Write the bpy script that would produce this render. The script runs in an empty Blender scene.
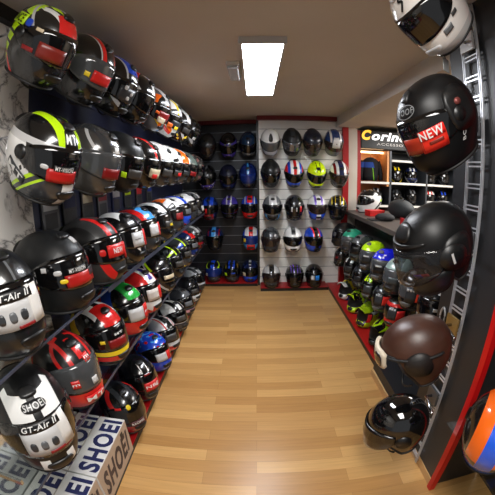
import bpy, bmesh, math, random
from mathutils import Vector, Matrix, Euler

C = bpy.context.scene.collection
PI = math.pi
R = math.radians

# ------------------------------------------------------------------ colours
def lin(c):
    c = c / 255.0
    return c / 12.92 if c <= 0.04045 else ((c + 0.055) / 1.055) ** 2.4

COL = dict(
    black=(16, 16, 17), matte=(22, 23, 24), grey=(92, 94, 97), dgrey=(50, 52, 55), silver=(165, 168, 172),
    white=(226, 226, 224), lgrey=(190, 190, 190), red=(205, 32, 30), dred=(130, 22, 24), blue=(30, 70, 190),
    sky=(70, 150, 215), navy=(24, 34, 74), dblue=(22, 40, 92), neon=(190, 235, 20), yellow=(235, 205, 40), orange=(240, 105, 25),
    green=(40, 165, 65), teal=(50, 165, 130), pink=(225, 50, 120), purple=(110, 80, 190), brown=(92, 50, 32),
    gun=(62, 60, 58), cream=(205, 190, 160), gold=(150, 122, 70), violet=(66, 52, 140))

def rgba(c):
    if isinstance(c, str):
        c = COL[c]
    return (lin(c[0]), lin(c[1]), lin(c[2]), 1)

# ------------------------------------------------------------------ materials
_m = {}
def newmat(name):
    m = bpy.data.materials.new(name)
    m.use_nodes = True
    nt = m.node_tree
    return m, nt, nt.nodes['Principled BSDF']

def mat(name, c, rough=0.5, metal=0.0, coat=0.0, emit=None, spec=None, bump=0.0, bscale=60):
    if name in _m:
        return _m[name]
    m, nt, b = newmat(name)
    b.inputs['Base Color'].default_value = rgba(c)
    b.inputs['Roughness'].default_value = rough
    b.inputs['Metallic'].default_value = metal
    b.inputs['Coat Weight'].default_value = coat
    b.inputs['Coat Roughness'].default_value = 0.06
    if spec is not None:
        b.inputs['Specular IOR Level'].default_value = spec
    if emit:
        b.inputs['Emission Color'].default_value = rgba(c)
        b.inputs['Emission Strength'].default_value = emit
    # a little procedural wear so that nothing is perfectly uniform
    n = nt.nodes.new('ShaderNodeTexNoise'); n.inputs['Scale'].default_value = bscale
    tc = nt.nodes.new('ShaderNodeTexCoord'); nt.links.new(tc.outputs['Object'], n.inputs['Vector'])
    mr = nt.nodes.new('ShaderNodeMapRange')
    mr.inputs['To Min'].default_value = max(0.02, rough - 0.06); mr.inputs['To Max'].default_value = min(1, rough + 0.06)
    nt.links.new(n.outputs['Fac'], mr.inputs['Value']); nt.links.new(mr.outputs['Result'], b.inputs['Roughness'])
    if bump:
        bp = nt.nodes.new('ShaderNodeBump'); bp.inputs['Strength'].default_value = bump; bp.inputs['Distance'].default_value = 0.004
        nt.links.new(n.outputs['Fac'], bp.inputs['Height']); nt.links.new(bp.outputs['Normal'], b.inputs['Normal'])
    _m[name] = m
    return m

def cmat(c, rough=0.45):
    return mat('print_%s_%d' % (c if isinstance(c, str) else '%d_%d_%d' % c, int(rough * 100)), c, rough)

class NG:
    """tiny node-graph helper"""
    def __init__(s, nt): s.nt = nt
    def n(s, t, **kw):
        nd = s.nt.nodes.new(t)
        for k, v in kw.items(): setattr(nd, k, v)
        return nd
    def l(s, a, b): s.nt.links.new(a, b)
    def math(s, op, a, b=None):
        nd = s.n('ShaderNodeMath', operation=op)
        for i, v in enumerate((a, b)):
            if v is None: continue
            if isinstance(v, (int, float)): nd.inputs[i].default_value = v
            else: s.l(v, nd.inputs[i])
        return nd.outputs[0]
    def mix(s, f, a, b):
        nd = s.n('ShaderNodeMix', data_type='RGBA')
        for k, v in ((0, f), (6, a), (7, b)):
            if isinstance(v, (int, float, tuple)): nd.inputs[k].default_value = v
            else: s.l(v, nd.inputs[k])
        return nd.outputs[2]

def paint(name, base, layers=(), rough=0.22, coat=0.6, warp=0.0):
    """helmet paint: flat colour plus graphic layers, each a product of half-space / noise tests in the shell's own coordinates"""
    m, nt, b = newmat(name)
    g = NG(nt)
    tc = g.n('ShaderNodeTexCoord')
    sx = g.n('ShaderNodeSeparateXYZ'); g.l(tc.outputs['Object'], sx.inputs[0])
    cx = g.n('ShaderNodeCombineXYZ')
    g.l(sx.outputs[0], cx.inputs[0]); g.l(g.math('ABSOLUTE', sx.outputs[1]), cx.inputs[1]); g.l(sx.outputs[2], cx.inputs[2])
    P = cx.outputs[0]
    if warp:
        nz = g.n('ShaderNodeTexNoise'); nz.inputs['Scale'].default_value = 14; g.l(P, nz.inputs['Vector'])
        v1 = g.n('ShaderNodeVectorMath', operation='SUBTRACT'); g.l(nz.outputs['Color'], v1.inputs[0]); v1.inputs[1].default_value = (.5, .5, .5)
        v2 = g.n('ShaderNodeVectorMath', operation='MULTIPLY_ADD'); g.l(v1.outputs[0], v2.inputs[0]); v2.inputs[1].default_value = (warp,) * 3; g.l(P, v2.inputs[2])
        P = v2.outputs[0]
    colr = rgba(base)
    for c, conds in layers:
        f = None
        for cd in conds:
            if cd[0] == 'noise':
                nz = g.n('ShaderNodeTexNoise'); nz.inputs['Scale'].default_value = cd[1]; nz.inputs['Detail'].default_value = 1.0
                g.l(P, nz.inputs['Vector']); t = [g.math('GREATER_THAN', nz.outputs['Fac'], cd[2])]
            elif cd[0] == 'stripe':
                dp = g.n('ShaderNodeVectorMath', operation='DOT_PRODUCT'); g.l(P, dp.inputs[0]); dp.inputs[1].default_value = cd[1]
                t = [g.math('LESS_THAN', g.math('FRACT', dp.outputs['Value']), cd[2])]
            else:
                nx, ny, nz_, lo, hi = cd
                dp = g.n('ShaderNodeVectorMath', operation='DOT_PRODUCT'); g.l(P, dp.inputs[0]); dp.inputs[1].default_value = (nx, ny, nz_)
                t = []
                if lo is not None: t.append(g.math('GREATER_THAN', dp.outputs['Value'], lo))
                if hi is not None: t.append(g.math('LESS_THAN', dp.outputs['Value'], hi))
            for q in t:
                f = q if f is None else g.math('MULTIPLY', f, q)
        colr = g.mix(f, colr, rgba(c))
    if isinstance(colr, tuple): b.inputs['Base Color'].default_value = colr
    else: g.l(colr, b.inputs['Base Color'])
    b.inputs['Roughness'].default_value = rough
    b.inputs['Specular IOR Level'].default_value = .28 if coat < .15 else .5
    b.inputs['Coat Weight'].default_value = coat
    b.inputs['Coat Roughness'].default_value = 0.05
    return m

# graphic-layer shorthands (x forward, |y| sideways, z up, metres)
def top(c, w=.04, z=.05): return (c, [(0, 1, 0, None, w), (0, 0, 1, z, None)])
def topring(c, w0, w1, z=.04): return (c, [(0, 1, 0, w0, w1), (0, 0, 1, z, None)])
def band(c, a, o, w, y=.05, zl=None, zh=None):
    L = [(math.cos(R(a)), 0, math.sin(R(a)), o, o + w), (0, 1, 0, y, None)]
    if zl is not None or zh is not None: L.append((0, 0, 1, zl, zh))
    return (c, L)
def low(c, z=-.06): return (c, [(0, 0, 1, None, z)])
def upper(c, z=.05): return (c, [(0, 0, 1, z, None)])
def rear(c, x=-.06): return (c, [(1, 0, 0, None, x)])
def chin(c): return (c, [(1, 0, 0, .09, None), (0, 0, 1, None, -.065)])
def brow(c, z=.055, x=.05): return (c, [(1, 0, 0, x, None), (0, 0, 1, z, None)])
def flakes(c, s=16, t=.58): return (c, [('noise', s, t)])
def race(seed, cols, n=6):
    r = random.Random(seed); L = []
    for i in range(n):
        a = r.uniform(15, 80) * r.choice((-1, 1)); c = cols[i % len(cols)]
        k = r.random()
        if k < .6: L.append(band(c, a, r.uniform(-.14, .1), r.uniform(.018, .06), y=r.choice((.0, .04, .07))))
        elif k < .8: L.append((c, [('noise', r.uniform(10, 20), r.uniform(.55, .62)), (0, 0, 1, r.choice((-.2, .0)), None)]))
        else: L.append(topring(c, r.uniform(0, .04), r.uniform(.05, .08)))
    return L

# ------------------------------------------------------------------ mesh helpers
def finish(bm, name, m, parent=None, smooth=True, tagk=None, recalc=True):
    if recalc: bmesh.ops.recalc_face_normals(bm, faces=bm.faces)
    me = bpy.data.meshes.new(name); bm.to_mesh(me); bm.free()
    me.materials.append(m)
    if smooth:
        for p in me.polygons: p.use_smooth = True
    o = bpy.data.objects.new(name, me); C.objects.link(o)
    if parent is not None: o.parent = parent
    if tagk: o['kind'] = tagk
    return o

def bx(bm, x0, x1, y0, y1, z0, z1, bev=0.0, M=None):
    vs = [bm.verts.new((x, y, z)) for x in (x0, x1) for y in (y0, y1) for z in (z0, z1)]
    q = [(0, 1, 3, 2), (4, 6, 7, 5), (0, 4, 5, 1), (2, 3, 7, 6), (0, 2, 6, 4), (1, 5, 7, 3)]
    fs = [bm.faces.new([vs[i] for i in f]) for f in q]
    if bev:
        es = list({e for f in fs for e in f.edges})
        r = bmesh.ops.bevel(bm, geom=es, offset=bev, segments=2, affect='EDGES', profile=.6)
        vs = list({v for f in r['faces'] for v in f.verts} | {v for v in vs if v.is_valid})
    if M is not None:
        for v in vs:
            if v.is_valid: v.co = M @ v.co
    return vs

def box(name, x0, x1, y0, y1, z0, z1, m, parent=None, bev=0.0, kind=None):
    bm = bmesh.new(); bx(bm, x0, x1, y0, y1, z0, z1, bev)
    o = finish(bm, name, m, parent, smooth=False, tagk=kind)
    return o

def tube(bm, pts, r, n=8, closed=False):
    pts = [Vector(p) for p in pts]; rings = []
    N = len(pts)
    for i, p in enumerate(pts):
        a = pts[(i - 1) % N] if (closed or i > 0) else p
        c = pts[(i + 1) % N] if (closed or i < N - 1) else p
        d = (c - a).normalized()
        u = d.cross(Vector((0, 0, 1)))
        if u.length < 1e-3: u = d.cross(Vector((0, 1, 0)))
        u.normalize(); w = d.cross(u)
        rings.append([bm.verts.new(p + r * (math.cos(2 * PI * k / n) * u + math.sin(2 * PI * k / n) * w)) for k in range(n)])
    for i in range(N if closed else N - 1):
        A, B = rings[i], rings[(i + 1) % N]
        for k in range(n):
            bm.faces.new((A[k], A[(k + 1) % n], B[(k + 1) % n], B[k]))
    if not closed:
        bm.faces.new(rings[0]); bm.faces.new(rings[-1])

def tag(o, label, cat, group=None):
    o['label'] = label; o['category'] = cat
    if group: o['group'] = group
    return o

def empty(name, loc, rot=(0, 0, 0), s=1.0):
    o = bpy.data.objects.new(name, None); C.objects.link(o)
    o.location = loc; o.rotation_euler = rot; o.scale = (s, s, s); o.empty_display_size = .05
    return o

_txt = {}
def text_data(s, bold=.012, shear=0.0, space=1.0):
    """flat text triangles, height 1 for capitals, centred: (verts, faces)"""
    k = (s, bold, shear, space)
    if k in _txt: return _txt[k]
    cu = bpy.data.curves.new('t', 'FONT'); cu.body = s; cu.offset = bold; cu.shear = shear; cu.space_character = space
    cu.resolution_u = 3
    ob = bpy.data.objects.new('t', cu); C.objects.link(ob)
    dg = bpy.context.evaluated_depsgraph_get(); dg.update()
    me = bpy.data.meshes.new_from_object(ob.evaluated_get(dg))
    vs = [v.co.copy() for v in me.vertices]; fs = [tuple(p.vertices) for p in me.polygons]
    bpy.data.objects.remove(ob); bpy.data.curves.remove(cu); bpy.data.meshes.remove(me)
    x0 = min(v.x for v in vs); x1 = max(v.x for v in vs); y0 = min(v.y for v in vs); y1 = max(v.y for v in vs)
    h = y1 - y0
    vs = [((v.x - (x0 + x1) / 2) / h, (v.y - (y0 + y1) / 2) / h) for v in vs]
    _txt[k] = (vs, fs, (x1 - x0) / h)
    return _txt[k]

def flat_text(s, name, m, h, M, parent=None, bold=.012, shear=0, width=None, space=1.0):
    """text as a thin mesh on the plane M (local x right, y up)"""
    vs, fs, asp = text_data(s, bold, shear, space)
    kx = (width / (asp * h)) if width else 1.0
    bm = bmesh.new()
    V = [bm.verts.new(M @ Vector((x * h * kx, y * h, 0))) for x, y in vs]
    for f in fs:
        try: bm.faces.new([V[i] for i in f])
        except ValueError: pass
    return finish(bm, name, m, parent, smooth=False, recalc=False)

# ------------------------------------------------------------------ helmet geometry
def cat(tab, z):
    if z <= tab[0][0]: return tab[0][1]
    for i in range(len(tab) - 1):
        if z <= tab[i + 1][0]:
            p1, p2 = tab[i], tab[i + 1]
            p0 = tab[i - 1] if i else p1; p3 = tab[i + 2] if i + 2 < len(tab) else p2
            t = (z - p1[0]) / (p2[0] - p1[0])
            m1 = (p2[1] - p0[1]) / max(1e-6, p2[0] - p0[0]) * (p2[0] - p1[0]); m2 = (p3[1] - p1[1]) / max(1e-6, p3[0] - p1[0]) * (p2[0] - p1[0])
            return ((2 * t**3 - 3 * t**2 + 1) * p1[1] + (t**3 - 2 * t**2 + t) * m1 + (-2 * t**3 + 3 * t**2) * p2[1] + (t**3 - t**2) * m2)
    return tab[-1][1]

XF = [(-.15, .140), (-.12, .168), (-.085, .176), (-.04, .170), (0, .165)]
XB = [(-.15, -.095), (-.12, -.118), (-.08, -.146), (-.04, -.166), (0, -.174)]
WW = [(-.15, .096), (-.12, .108), (-.08, .120), (-.04, .129), (0, .132)]
XFJ = [(-.15, .06), (-.08, .11), (-.04, .145), (0, .158)]
XFM = [(-.15, .150), (-.12, .200), (-.085, .214), (-.04, .180), (0, .160)]
RZ = .152

def sec(kind, t):
    if t < .5:
        z = -.15 + .3 * t
        xf = cat(XFJ if kind == 'jet' else XFM if kind == 'cross' else XF, z); xb = cat(XB, z); w = cat(WW, z)
        if kind == 'jet': w *= 1.03
        return (xf + xb) / 2, (xf - xb) / 2, w, z
    s = min(1.0, (t - .5) * 2); ps = s * PI / 2
    k = max(0.0, 1 - math.sin(ps) ** 2.25) ** (1 / 2.25) if s < 1 else 0.0
    f0 = .158 if kind == 'jet' else .160 if kind == 'cross' else .165
    a0 = (f0 + .174) / 2; xc0 = (f0 - .174) / 2
    return xc0 - .012 * math.sin(ps), a0 * k, .132 * k * (1.03 if kind == 'jet' else 1), RZ * math.sin(ps)

def tmin(kind, ph):
    if kind != 'jet': return .03 * (1 - math.cos(ph)) / 2
    d = abs((ph + PI) % (2 * PI) - PI)
    q = min(1, max(0, (d - R(48)) / R(34))); q = q * q * (3 - 2 * q)
    return .575 * (1 - q) + .06 * q

def S(kind, ph, t, off=0.0):
    def p(ph, t):
        xc, a, w, z = sec(kind, t)
        c, s = math.cos(ph), math.sin(ph)
        # pointed chin, squarer rear
        e = 1.0
        x = xc + a * math.copysign(abs(c) ** e, c); y = w * math.copysign(abs(s) ** .94, s)
        return Vector((x, y, z))
    P = p(ph, t)
    if off:
        t2 = min(t, .985); e = .02
        n = (p(ph + e, t2) - p(ph - e, t2)).cross(p(ph, min(.999, t2 + .01)) - p(ph, t2 - .01))
        n.normalize()
        if n.dot(P - Vector((0, 0, -.02 if t < .5 else 0))) < 0: n = -n
        P = P + n * off
    return P

def arc2t(s): return s / .3 if s <= .15 else .5 + (s - .15) / .45
def t2arc(t): return .3 * t if t <= .5 else .15 + .45 * (t - .5)
def z2t(z): return .5 + z / .3 if z <= 0 else .5 + math.asin(min(1, z / RZ)) / PI

def mapuv(kind, ph0, t0, u, v, rot, off):
    c, s_ = math.cos(rot), math.sin(rot)
    u, v = u * c - v * s_, u * s_ + v * c
    rho = max(.04, sum(sec(kind, t0)[1:3]) / 2)
    t = min(.995, max(0.0, arc2t(t2arc(t0) + v)))
    return S(kind, ph0 + u / rho, t, off)

def shell_mesh(kind):
    bm = bmesh.new(); NP, NT = 56, 26
    ring = []
    for j in range(NT + 1):
        q = j / NT
        row = []
        for i in range(NP):
            ph = 2 * PI * i / NP; tm = tmin(kind, ph)
            t = tm + (1 - tm) * (1 - (1 - q) ** 1.25)
            if j == NT: break
            row.append(bm.verts.new(S(kind, ph, min(t, .999))))
        if j == NT: row = [bm.verts.new(S(kind, 0, 1.0))]
        ring.append(row)
    for j in range(NT - 1):
        for i in range(NP):
            bm.faces.new((ring[j][i], ring[j][(i + 1) % NP], ring[j + 1][(i + 1) % NP], ring[j + 1][i]))
    for i in range(NP): bm.faces.new((ring[NT - 1][i], ring[NT - 1][(i + 1) % NP], ring[NT][0]))
    return bm

def lining_mesh(kind):
    bm = bmesh.new(); NP, NT = 32, 10; ring = []
    for j in range(NT):
        q = j / (NT - 1); row = []
        for i in range(NP):
            ph = 2 * PI * i / NP; tm = tmin(kind, ph); t = tm + (.93 - tm) * q
            p = S(kind, ph, t, -.006 if j == 0 else -.022)
            row.append(bm.verts.new(p))
        ring.append(row)
    for j in range(NT - 1):
        for i in range(NP): bm.faces.new((ring[j][i], ring[j][(i + 1) % NP], ring[j + 1][(i + 1) % NP], ring[j + 1][i]))
    bm.faces.new(ring[-1])
    return bm

def trim_mesh(kind):
    bm = bmesh.new()
    pts = [S(kind, 2 * PI * i / 48, tmin(kind, 2 * PI * i / 48), .001) for i in range(48)]
    tube(bm, pts, .0055, 6, True)
    return bm

def grid_patch(bm, fn, nu, nv, thick=.004):
    """raised patch: fn(u,v,off) for u,v in 0..1, with a skirt going inwards"""
    top_ = [[bm.verts.new(fn(i / nu, j / nv, thick)) for i in range(nu + 1)] for j in range(nv + 1)]
    for j in range(nv):
        for i in range(nu): bm.faces.new((top_[j][i], top_[j][i + 1], top_[j + 1][i + 1], top_[j + 1][i]))
    loop = [(i, 0) for i in range(nu)] + [(nu, j) for j in range(nv)] + [(i, nv) for i in range(nu, 0, -1)] + [(0, j) for j in range(nv, 0, -1)]
    lo = [bm.verts.new(fn(i / nu, j / nv, -.004)) for i, j in loop]
    for k in range(len(loop)):
        a, b = loop[k], loop[(k + 1) % len(loop)]
        bm.faces.new((top_[a[1]][a[0]], lo[k], lo[(k + 1) % len(loop)], top_[b[1]][b[0]]))

def visor_range(kind, a):
    """upper and lower t of the visor at |phi| fraction a (0 front .. 1 pivot)"""
    if kind == 'full':
        return z2t(.070 - .016 * a**2 - .040 * a**5), z2t(-.056 + .018 * a**2 + .033 * a**6)
    if kind == 'jet':
        return .62 - .06 * a**3, .5 - (.078 - .02 * a**2 - .045 * a**6) / .3
    return z2t(.072 - .03 * a**3), z2t(-.045 + .02 * a**3)

VPH = dict(full=R(88), jet=R(80), cross=R(58))
def visor_mesh(kind, off=.004):
    bm = bmesh.new(); pm = VPH[kind]
    def fn(u, v, o):
        ph = (u * 2 - 1) * pm; hi, lo = visor_range(kind, abs(u * 2 - 1))
        # ease top edge into arc parametrisation
        t = lo + (hi - lo) * v
        if kind == 'jet':
            P = S('full', ph, t, o + .006)
            if t > .5: P = P.lerp(S('jet', ph, t, o), .5)
            return P
        return S(kind, ph, t, o)
    grid_patch(bm, fn, 30, 8, off)
    return bm

def block(kind, ph0, t0, w, h, off, rot=0, taper=1.0, nu=8, nv=4, round_=True):
    def fn(bm, base):
        def f(u, v, o):
            x = (u - .5); y = (v - .5)
            if round_:
                k = 1 - .18 * (2 * abs(y)) ** 3; k2 = 1 - .25 * (2 * abs(x)) ** 3
            else: k = k2 = 1
            tp = 1 + (taper - 1) * v
            return mapuv(kind, ph0, t0, x * w * k * tp, y * h * k2, rot, base + (o if o > 0 else -.003))
        grid_patch(bm, f, nu, nv, off)
    return fn

def disc(kind, ph0, t0, r, off):
    bm = bmesh.new(); N = 20
    c = bm.verts.new(mapuv(kind, ph0, t0, 0, 0, 0, off))
    R1 = [bm.verts.new(mapuv(kind, ph0, t0, r * .86 * math.cos(2 * PI * i / N), r * .86 * math.sin(2 * PI * i / N), 0, off)) for i in range(N)]
    R2 = [bm.verts.new(mapuv(kind, ph0, t0, r * math.cos(2 * PI * i / N), r * math.sin(2 * PI * i / N), 0, -.002)) for i in range(N)]
    for i in range(N):
        j = (i + 1) % N
        bm.faces.new((c, R1[i], R1[j])); bm.faces.new((R1[i], R2[i], R2[j], R1[j]))
    return bm

# shared materials
BLK = mat('black_plastic', 'black', .35)
RUB = mat('rubber_trim', (20, 20, 20), .6)
LIN = mat('lining_cloth', (26, 26, 28), .9, bump=.3)
VIS = dict(dark=mat('visor_dark', (10, 10, 11), .07, coat=.6), smoke=mat('visor_smoke', (38, 30, 28), .07, coat=.6),
           clear=mat('visor_clear', (70, 72, 74), .06, coat=.7), silver=mat('visor_silver', (120, 125, 130), .12, .75),
           red=mat('visor_red', (150, 30, 24), .1, coat=.6), blue=mat('visor_blue', (28, 52, 130), .1, .3, coat=.6))

def visor_glass():
    m, nt, b = newmat('visor_seethrough'); g = NG(nt)
    b.inputs['Base Color'].default_value = rgba((40, 40, 42)); b.inputs['Roughness'].default_value = .06; b.inputs['Coat Weight'].default_value = .5
    tr = g.n('ShaderNodeBsdfTransparent'); tr.inputs[0].default_value = (.7, .7, .72, 1)
    mx = g.n('ShaderNodeMixShader'); mx.inputs[0].default_value = .42; g.l(tr.outputs[0], mx.inputs[1]); g.l(b.outputs[0], mx.inputs[2])
    g.l(mx.outputs[0], nt.nodes['Material Output'].inputs[0]); return m
VIS['glass'] = visor_glass()
_mesh = {}
def shared(key, builder, smooth=True):
    if key not in _mesh:
        bm = builder(); bmesh.ops.recalc_face_normals(bm, faces=bm.faces)
        me = bpy.data.meshes.new(key); bm.to_mesh(me); bm.free(); me.materials.append(BLK)
        if smooth:
            for p in me.polygons: p.use_smooth = True
        _mesh[key] = me
    return _mesh[key]

def inst(name, key, builder, m, parent):
    """new object on shared mesh data with its own material"""
    o = bpy.data.objects.new(name, shared(key, builder)); C.objects.link(o); o.parent = parent
    o.material_slots[0].link = 'OBJECT'; o.material_slots[0].material = m
    return o

def bm_of(fn, base=0.0):
    bm = bmesh.new(); fn(bm, base); return bm

def wrap_text(kind, s, ph0, t0, h, m, parent, off=.012, rot=0.0, bold=.015, shear=0, width=None, name='lettering'):
    vs, fs, asp = text_data(s, bold, shear, 1.12)
    kx = (width / (asp * h)) if width else 1.0
    bm = bmesh.new()
    V = [bm.verts.new((x * h * kx, y * h, 0)) for x, y in vs]
    for f in fs:
        try: bm.faces.new([V[i] for i in f])
        except ValueError: pass
    bmesh.ops.triangulate(bm, faces=bm.faces)
    for v in bm.verts: v.co = mapuv(kind, ph0, t0, v.co.x, v.co.y, rot, off)
    return finish(bm, name, m, parent, smooth=False, recalc=False)

def sticker(kind, ph, t, w, h, c, parent, rot=0.0, text=None, tc='white', th=None, off=.0095, label=None, name='sticker', rnd=False, shear=0, tw=None):
    bm = bmesh.new()
    f = block(kind, R(ph), t, w, h, .0008, R(rot), round_=rnd, nu=8, nv=3); f(bm, off)
    o = finish(bm, name, cmat(c, .35), parent)
    if label: o['label'] = label
    if text:
        wrap_text(kind, text, R(ph), t, th or h * .45, cmat(tc, .4), o, off + .0022, R(rot), shear=shear, width=tw or min(w * .86, 1e9))
    return o

def helmet(loc, yaw, pitch=0, roll=0, s=1.05, kind='full', paintm=None, base='black', layers=(), rough=.22, coat=.6, warp=0.0, visor='dark',
           stickers=(), trimc='black', vents=True, label='', cat_='helmet', group=None, hung=False, ventc=None, name=None):
    nm = name or {'full': 'full_face_helmet', 'jet': 'open_face_helmet', 'cross': 'motocross_helmet'}[kind]
    root = empty(nm, loc, (R(roll), R(pitch), R(yaw)), s)
    tag(root, label, cat_, group)
    pm = paintm or paint('paint_' + nm, base, layers, rough, coat, warp)
    inst('shell', 'shell_' + kind, lambda: shell_mesh(kind), pm, root)
    inst('lining', 'lining_' + kind, lambda: lining_mesh(kind), LIN, root)
    inst('neck_trim', 'trim_' + kind, lambda: trim_mesh(kind), RUB, root)
    vm = cmat(ventc, .4) if ventc else BLK
    if kind == 'full':
        inst('visor', 'visor_full', lambda: visor_mesh('full'), VIS[visor], root)
        for sg in (-1, 1): inst('visor_pivot', 'pivot_full_%d' % sg, lambda sg=sg: disc('full', sg * R(84), .52, .027, .0085), BLK, root)
        if vents:
            inst('chin_vent', 'chinvent_full', lambda: bm_of(block('full', 0, .17, .085, .03, .006, taper=1.3)), vm, root)
            inst('top_vent', 'topvent_full', lambda: bm_of(block('full', 0, .83, .06, .035, .009, taper=.8)), vm, root)
            inst('spoiler', 'spoiler_full', lambda: bm_of(block('full', PI, .70, .13, .05, .012, taper=.8)), BLK, root)
    elif kind == 'jet':
        if visor:
            inst('visor', 'visor_jet', lambda: visor_mesh('jet'), VIS[visor], root)
        for sg in (-1, 1): inst('visor_pivot', 'pivot_jet_%d' % sg, lambda sg=sg: disc('jet', sg * R(92), .44, .042, .010), BLK, root)
    else:
        inst('eyeport', 'eyeport_cross', lambda: visor_mesh('cross', .0015), mat('eyeport_dark', (9, 9, 10), .8), root)
        def rimb():
            bm = bmesh.new(); pts = []
            for k in range(25): u = -1 + 2 * k / 24; pts.append(S('cross', u * VPH['cross'], visor_range('cross', abs(u))[0], .002))
            for k in range(25): u = 1 - 2 * k / 24; pts.append(S('cross', u * VPH['cross'], visor_range('cross', abs(u))[1], .002))
            tube(bm, pts, .006, 6, True); return bm
        inst('eyeport_rim', 'eyerim_cross', rimb, RUB, root)
        def peakb():
            bm = bmesh.new(); nu, nv = 12, 6; G = []
            for up in (0, 1):
                rows = []
                for j in range(nv + 1):
                    v = j / nv; hw = .098 - .022 * v
                    rows.append([bm.verts.new((.095 + .16 * v - .05 * (abs(2 * i / nu - 1) ** 2) * (1 - .5 * v), (2 * i / nu - 1) * hw,
                                              .112 + .035 * v - .055 * abs(2 * i / nu - 1) ** 2.2 + .006 * up + (.008 if abs(2 * i / nu - 1) < .35 else 0))) for i in range(nu + 1)])
                G.append(rows)
            for up in (0, 1):
                for j in range(nv):
                    for i in range(nu): bm.faces.new((G[up][j][i], G[up][j][i + 1], G[up][j + 1][i + 1], G[up][j + 1][i]))
            for j in range(nv):
                for i in (0, nu): bm.faces.new((G[0][j][i], G[0][j + 1][i], G[1][j + 1][i], G[1][j][i]))
            for i in range(nu):
                for j in (0, nv): bm.faces.new((G[0][j][i], G[0][j][i + 1], G[1][j][i + 1], G[1][j][i]))
            return bm
        inst('peak', 'peak_cross', peakb, pm, root)
        inst('chin_vent', 'chinvent_cross', lambda: bm_of(block('cross', 0, .25, .075, .04, .006, taper=1.2)), BLK, root)
    if hung:
        def strapb():
            bm = bmesh.new(); pts = [(.03 + .03 * math.sin(k / 12 * PI), .085 - .17 * k / 12, -.135 - .045 * math.sin(k / 12 * PI)) for k in range(13)]
            tube(bm, pts, .005, 6); return bm
        inst('hanging_strap', 'strap', strapb, RUB, root)
    for st in stickers:
        a = dict(st); sticker(kind, parent=root, **a)
    return root

# ================================================================== SETTING
def slat_mat():
    m, nt, b = newmat('slat_board_white'); b.inputs['Base Color'].default_value = rgba((232, 229, 222)); b.inputs['Roughness'].default_value = .45
    return m
RAIL = mat('rail_steel', (208, 210, 216), .32, .55)
RED = mat('red_paint', (168, 18, 22), .42)
DRED = mat('dark_red_paint', (112, 18, 26), .5)
DARKB = mat('dark_board', (26, 28, 33), .5)
NAVYB = mat('navy_board', (30, 37, 66), .5)
WHITEB = slat_mat()
ALU = mat('aluminium', (150, 152, 156), .3, .9)
KICK = mat('black_kick', (22, 20, 20), .4)
GROOVE = mat('groove_grey', (92, 90, 88), .6)
CHROME = mat('chrome', (200, 202, 208), .14, 1.0)

def floor_mat():
    m, nt, b = newmat('oak_laminate'); g = NG(nt)
    tc = g.n('ShaderNodeTexCoord')
    br = g.n('ShaderNodeTexBrick'); br.offset = .37; br.offset_frequency = 2
    br.inputs['Scale'].default_value = 1.0; br.inputs['Brick Width'].default_value = .85; br.inputs['Row Height'].default_value = .092
    br.inputs['Mortar Size'].default_value = .0009; br.inputs['Mortar Smooth'].default_value = .3; br.inputs['Bias'].default_value = 0.0
    br.inputs['Color1'].default_value = rgba((176, 130, 76)); br.inputs['Color2'].default_value = rgba((206, 162, 103)); br.inputs['Mortar'].default_value = rgba((150, 108, 62))
    g.l(tc.outputs['Object'], br.inputs['Vector'])
    mp = g.n('ShaderNodeMapping'); mp.inputs['Scale'].default_value = (2.2, 42, 1); g.l(tc.outputs['Object'], mp.inputs['Vector'])
    nz = g.n('ShaderNodeTexNoise'); nz.inputs['Scale'].default_value = 1.6; nz.inputs['Detail'].default_value = 5; g.l(mp.outputs[0], nz.inputs['Vector'])
    mr = g.n('ShaderNodeMapRange'); mr.inputs['From Min'].default_value = .3; mr.inputs['From Max'].default_value = .75; mr.inputs['To Min'].default_value = .88; mr.inputs['To Max'].default_value = 1.05
    g.l(nz.outputs['Fac'], mr.inputs['Value'])
    hv = g.n('ShaderNodeHueSaturation'); g.l(br.outputs['Color'], hv.inputs['Color']); g.l(mr.outputs[0], hv.inputs['Value'])
    g.l(hv.outputs[0], b.inputs['Base Color'])
    b.inputs['Roughness'].default_value = .32; b.inputs['Specular IOR Level'].default_value = .4
    return m

def marble_mat():
    m, nt, b = newmat('white_marble'); g = NG(nt)
    tc = g.n('ShaderNodeTexCoord')
    n1 = g.n('ShaderNodeTexNoise'); n1.inputs['Scale'].default_value = 3.2; n1.inputs['Detail'].default_value = 7; n1.inputs['Roughness'].default_value = .62; n1.inputs['Distortion'].default_value = 1.3
    g.l(tc.outputs['Object'], n1.inputs['Vector'])
    v = g.math('ABSOLUTE', g.math('SUBTRACT', n1.outputs['Fac'], .5))
    cr = g.n('ShaderNodeValToRGB'); g.l(v, cr.inputs[0])
    cr.color_ramp.elements[0].color = rgba((120, 118, 116)); cr.color_ramp.elements[1].position = .06; cr.color_ramp.elements[1].color = rgba((226, 223, 218))
    e = cr.color_ramp.elements.new(.018); e.color = rgba((186, 183, 180))
    g.l(cr.outputs[0], b.inputs['Base Color']); b.inputs['Roughness'].default_value = .18
    return m

def plaster(name, c):
    m, nt, b = newmat(name); g = NG(nt)
    tc = g.n('ShaderNodeTexCoord'); n = g.n('ShaderNodeTexNoise'); n.inputs['Scale'].default_value = 2.5; n.inputs['Detail'].default_value = 6; g.l(tc.outputs['Object'], n.inputs['Vector'])
    c2 = tuple(int(q * .93) for q in c)
    g.l(g.mix(n.outputs['Fac'], rgba(c), rgba(c2)), b.inputs['Base Color']); b.inputs['Roughness'].default_value = .85
    return m

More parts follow.
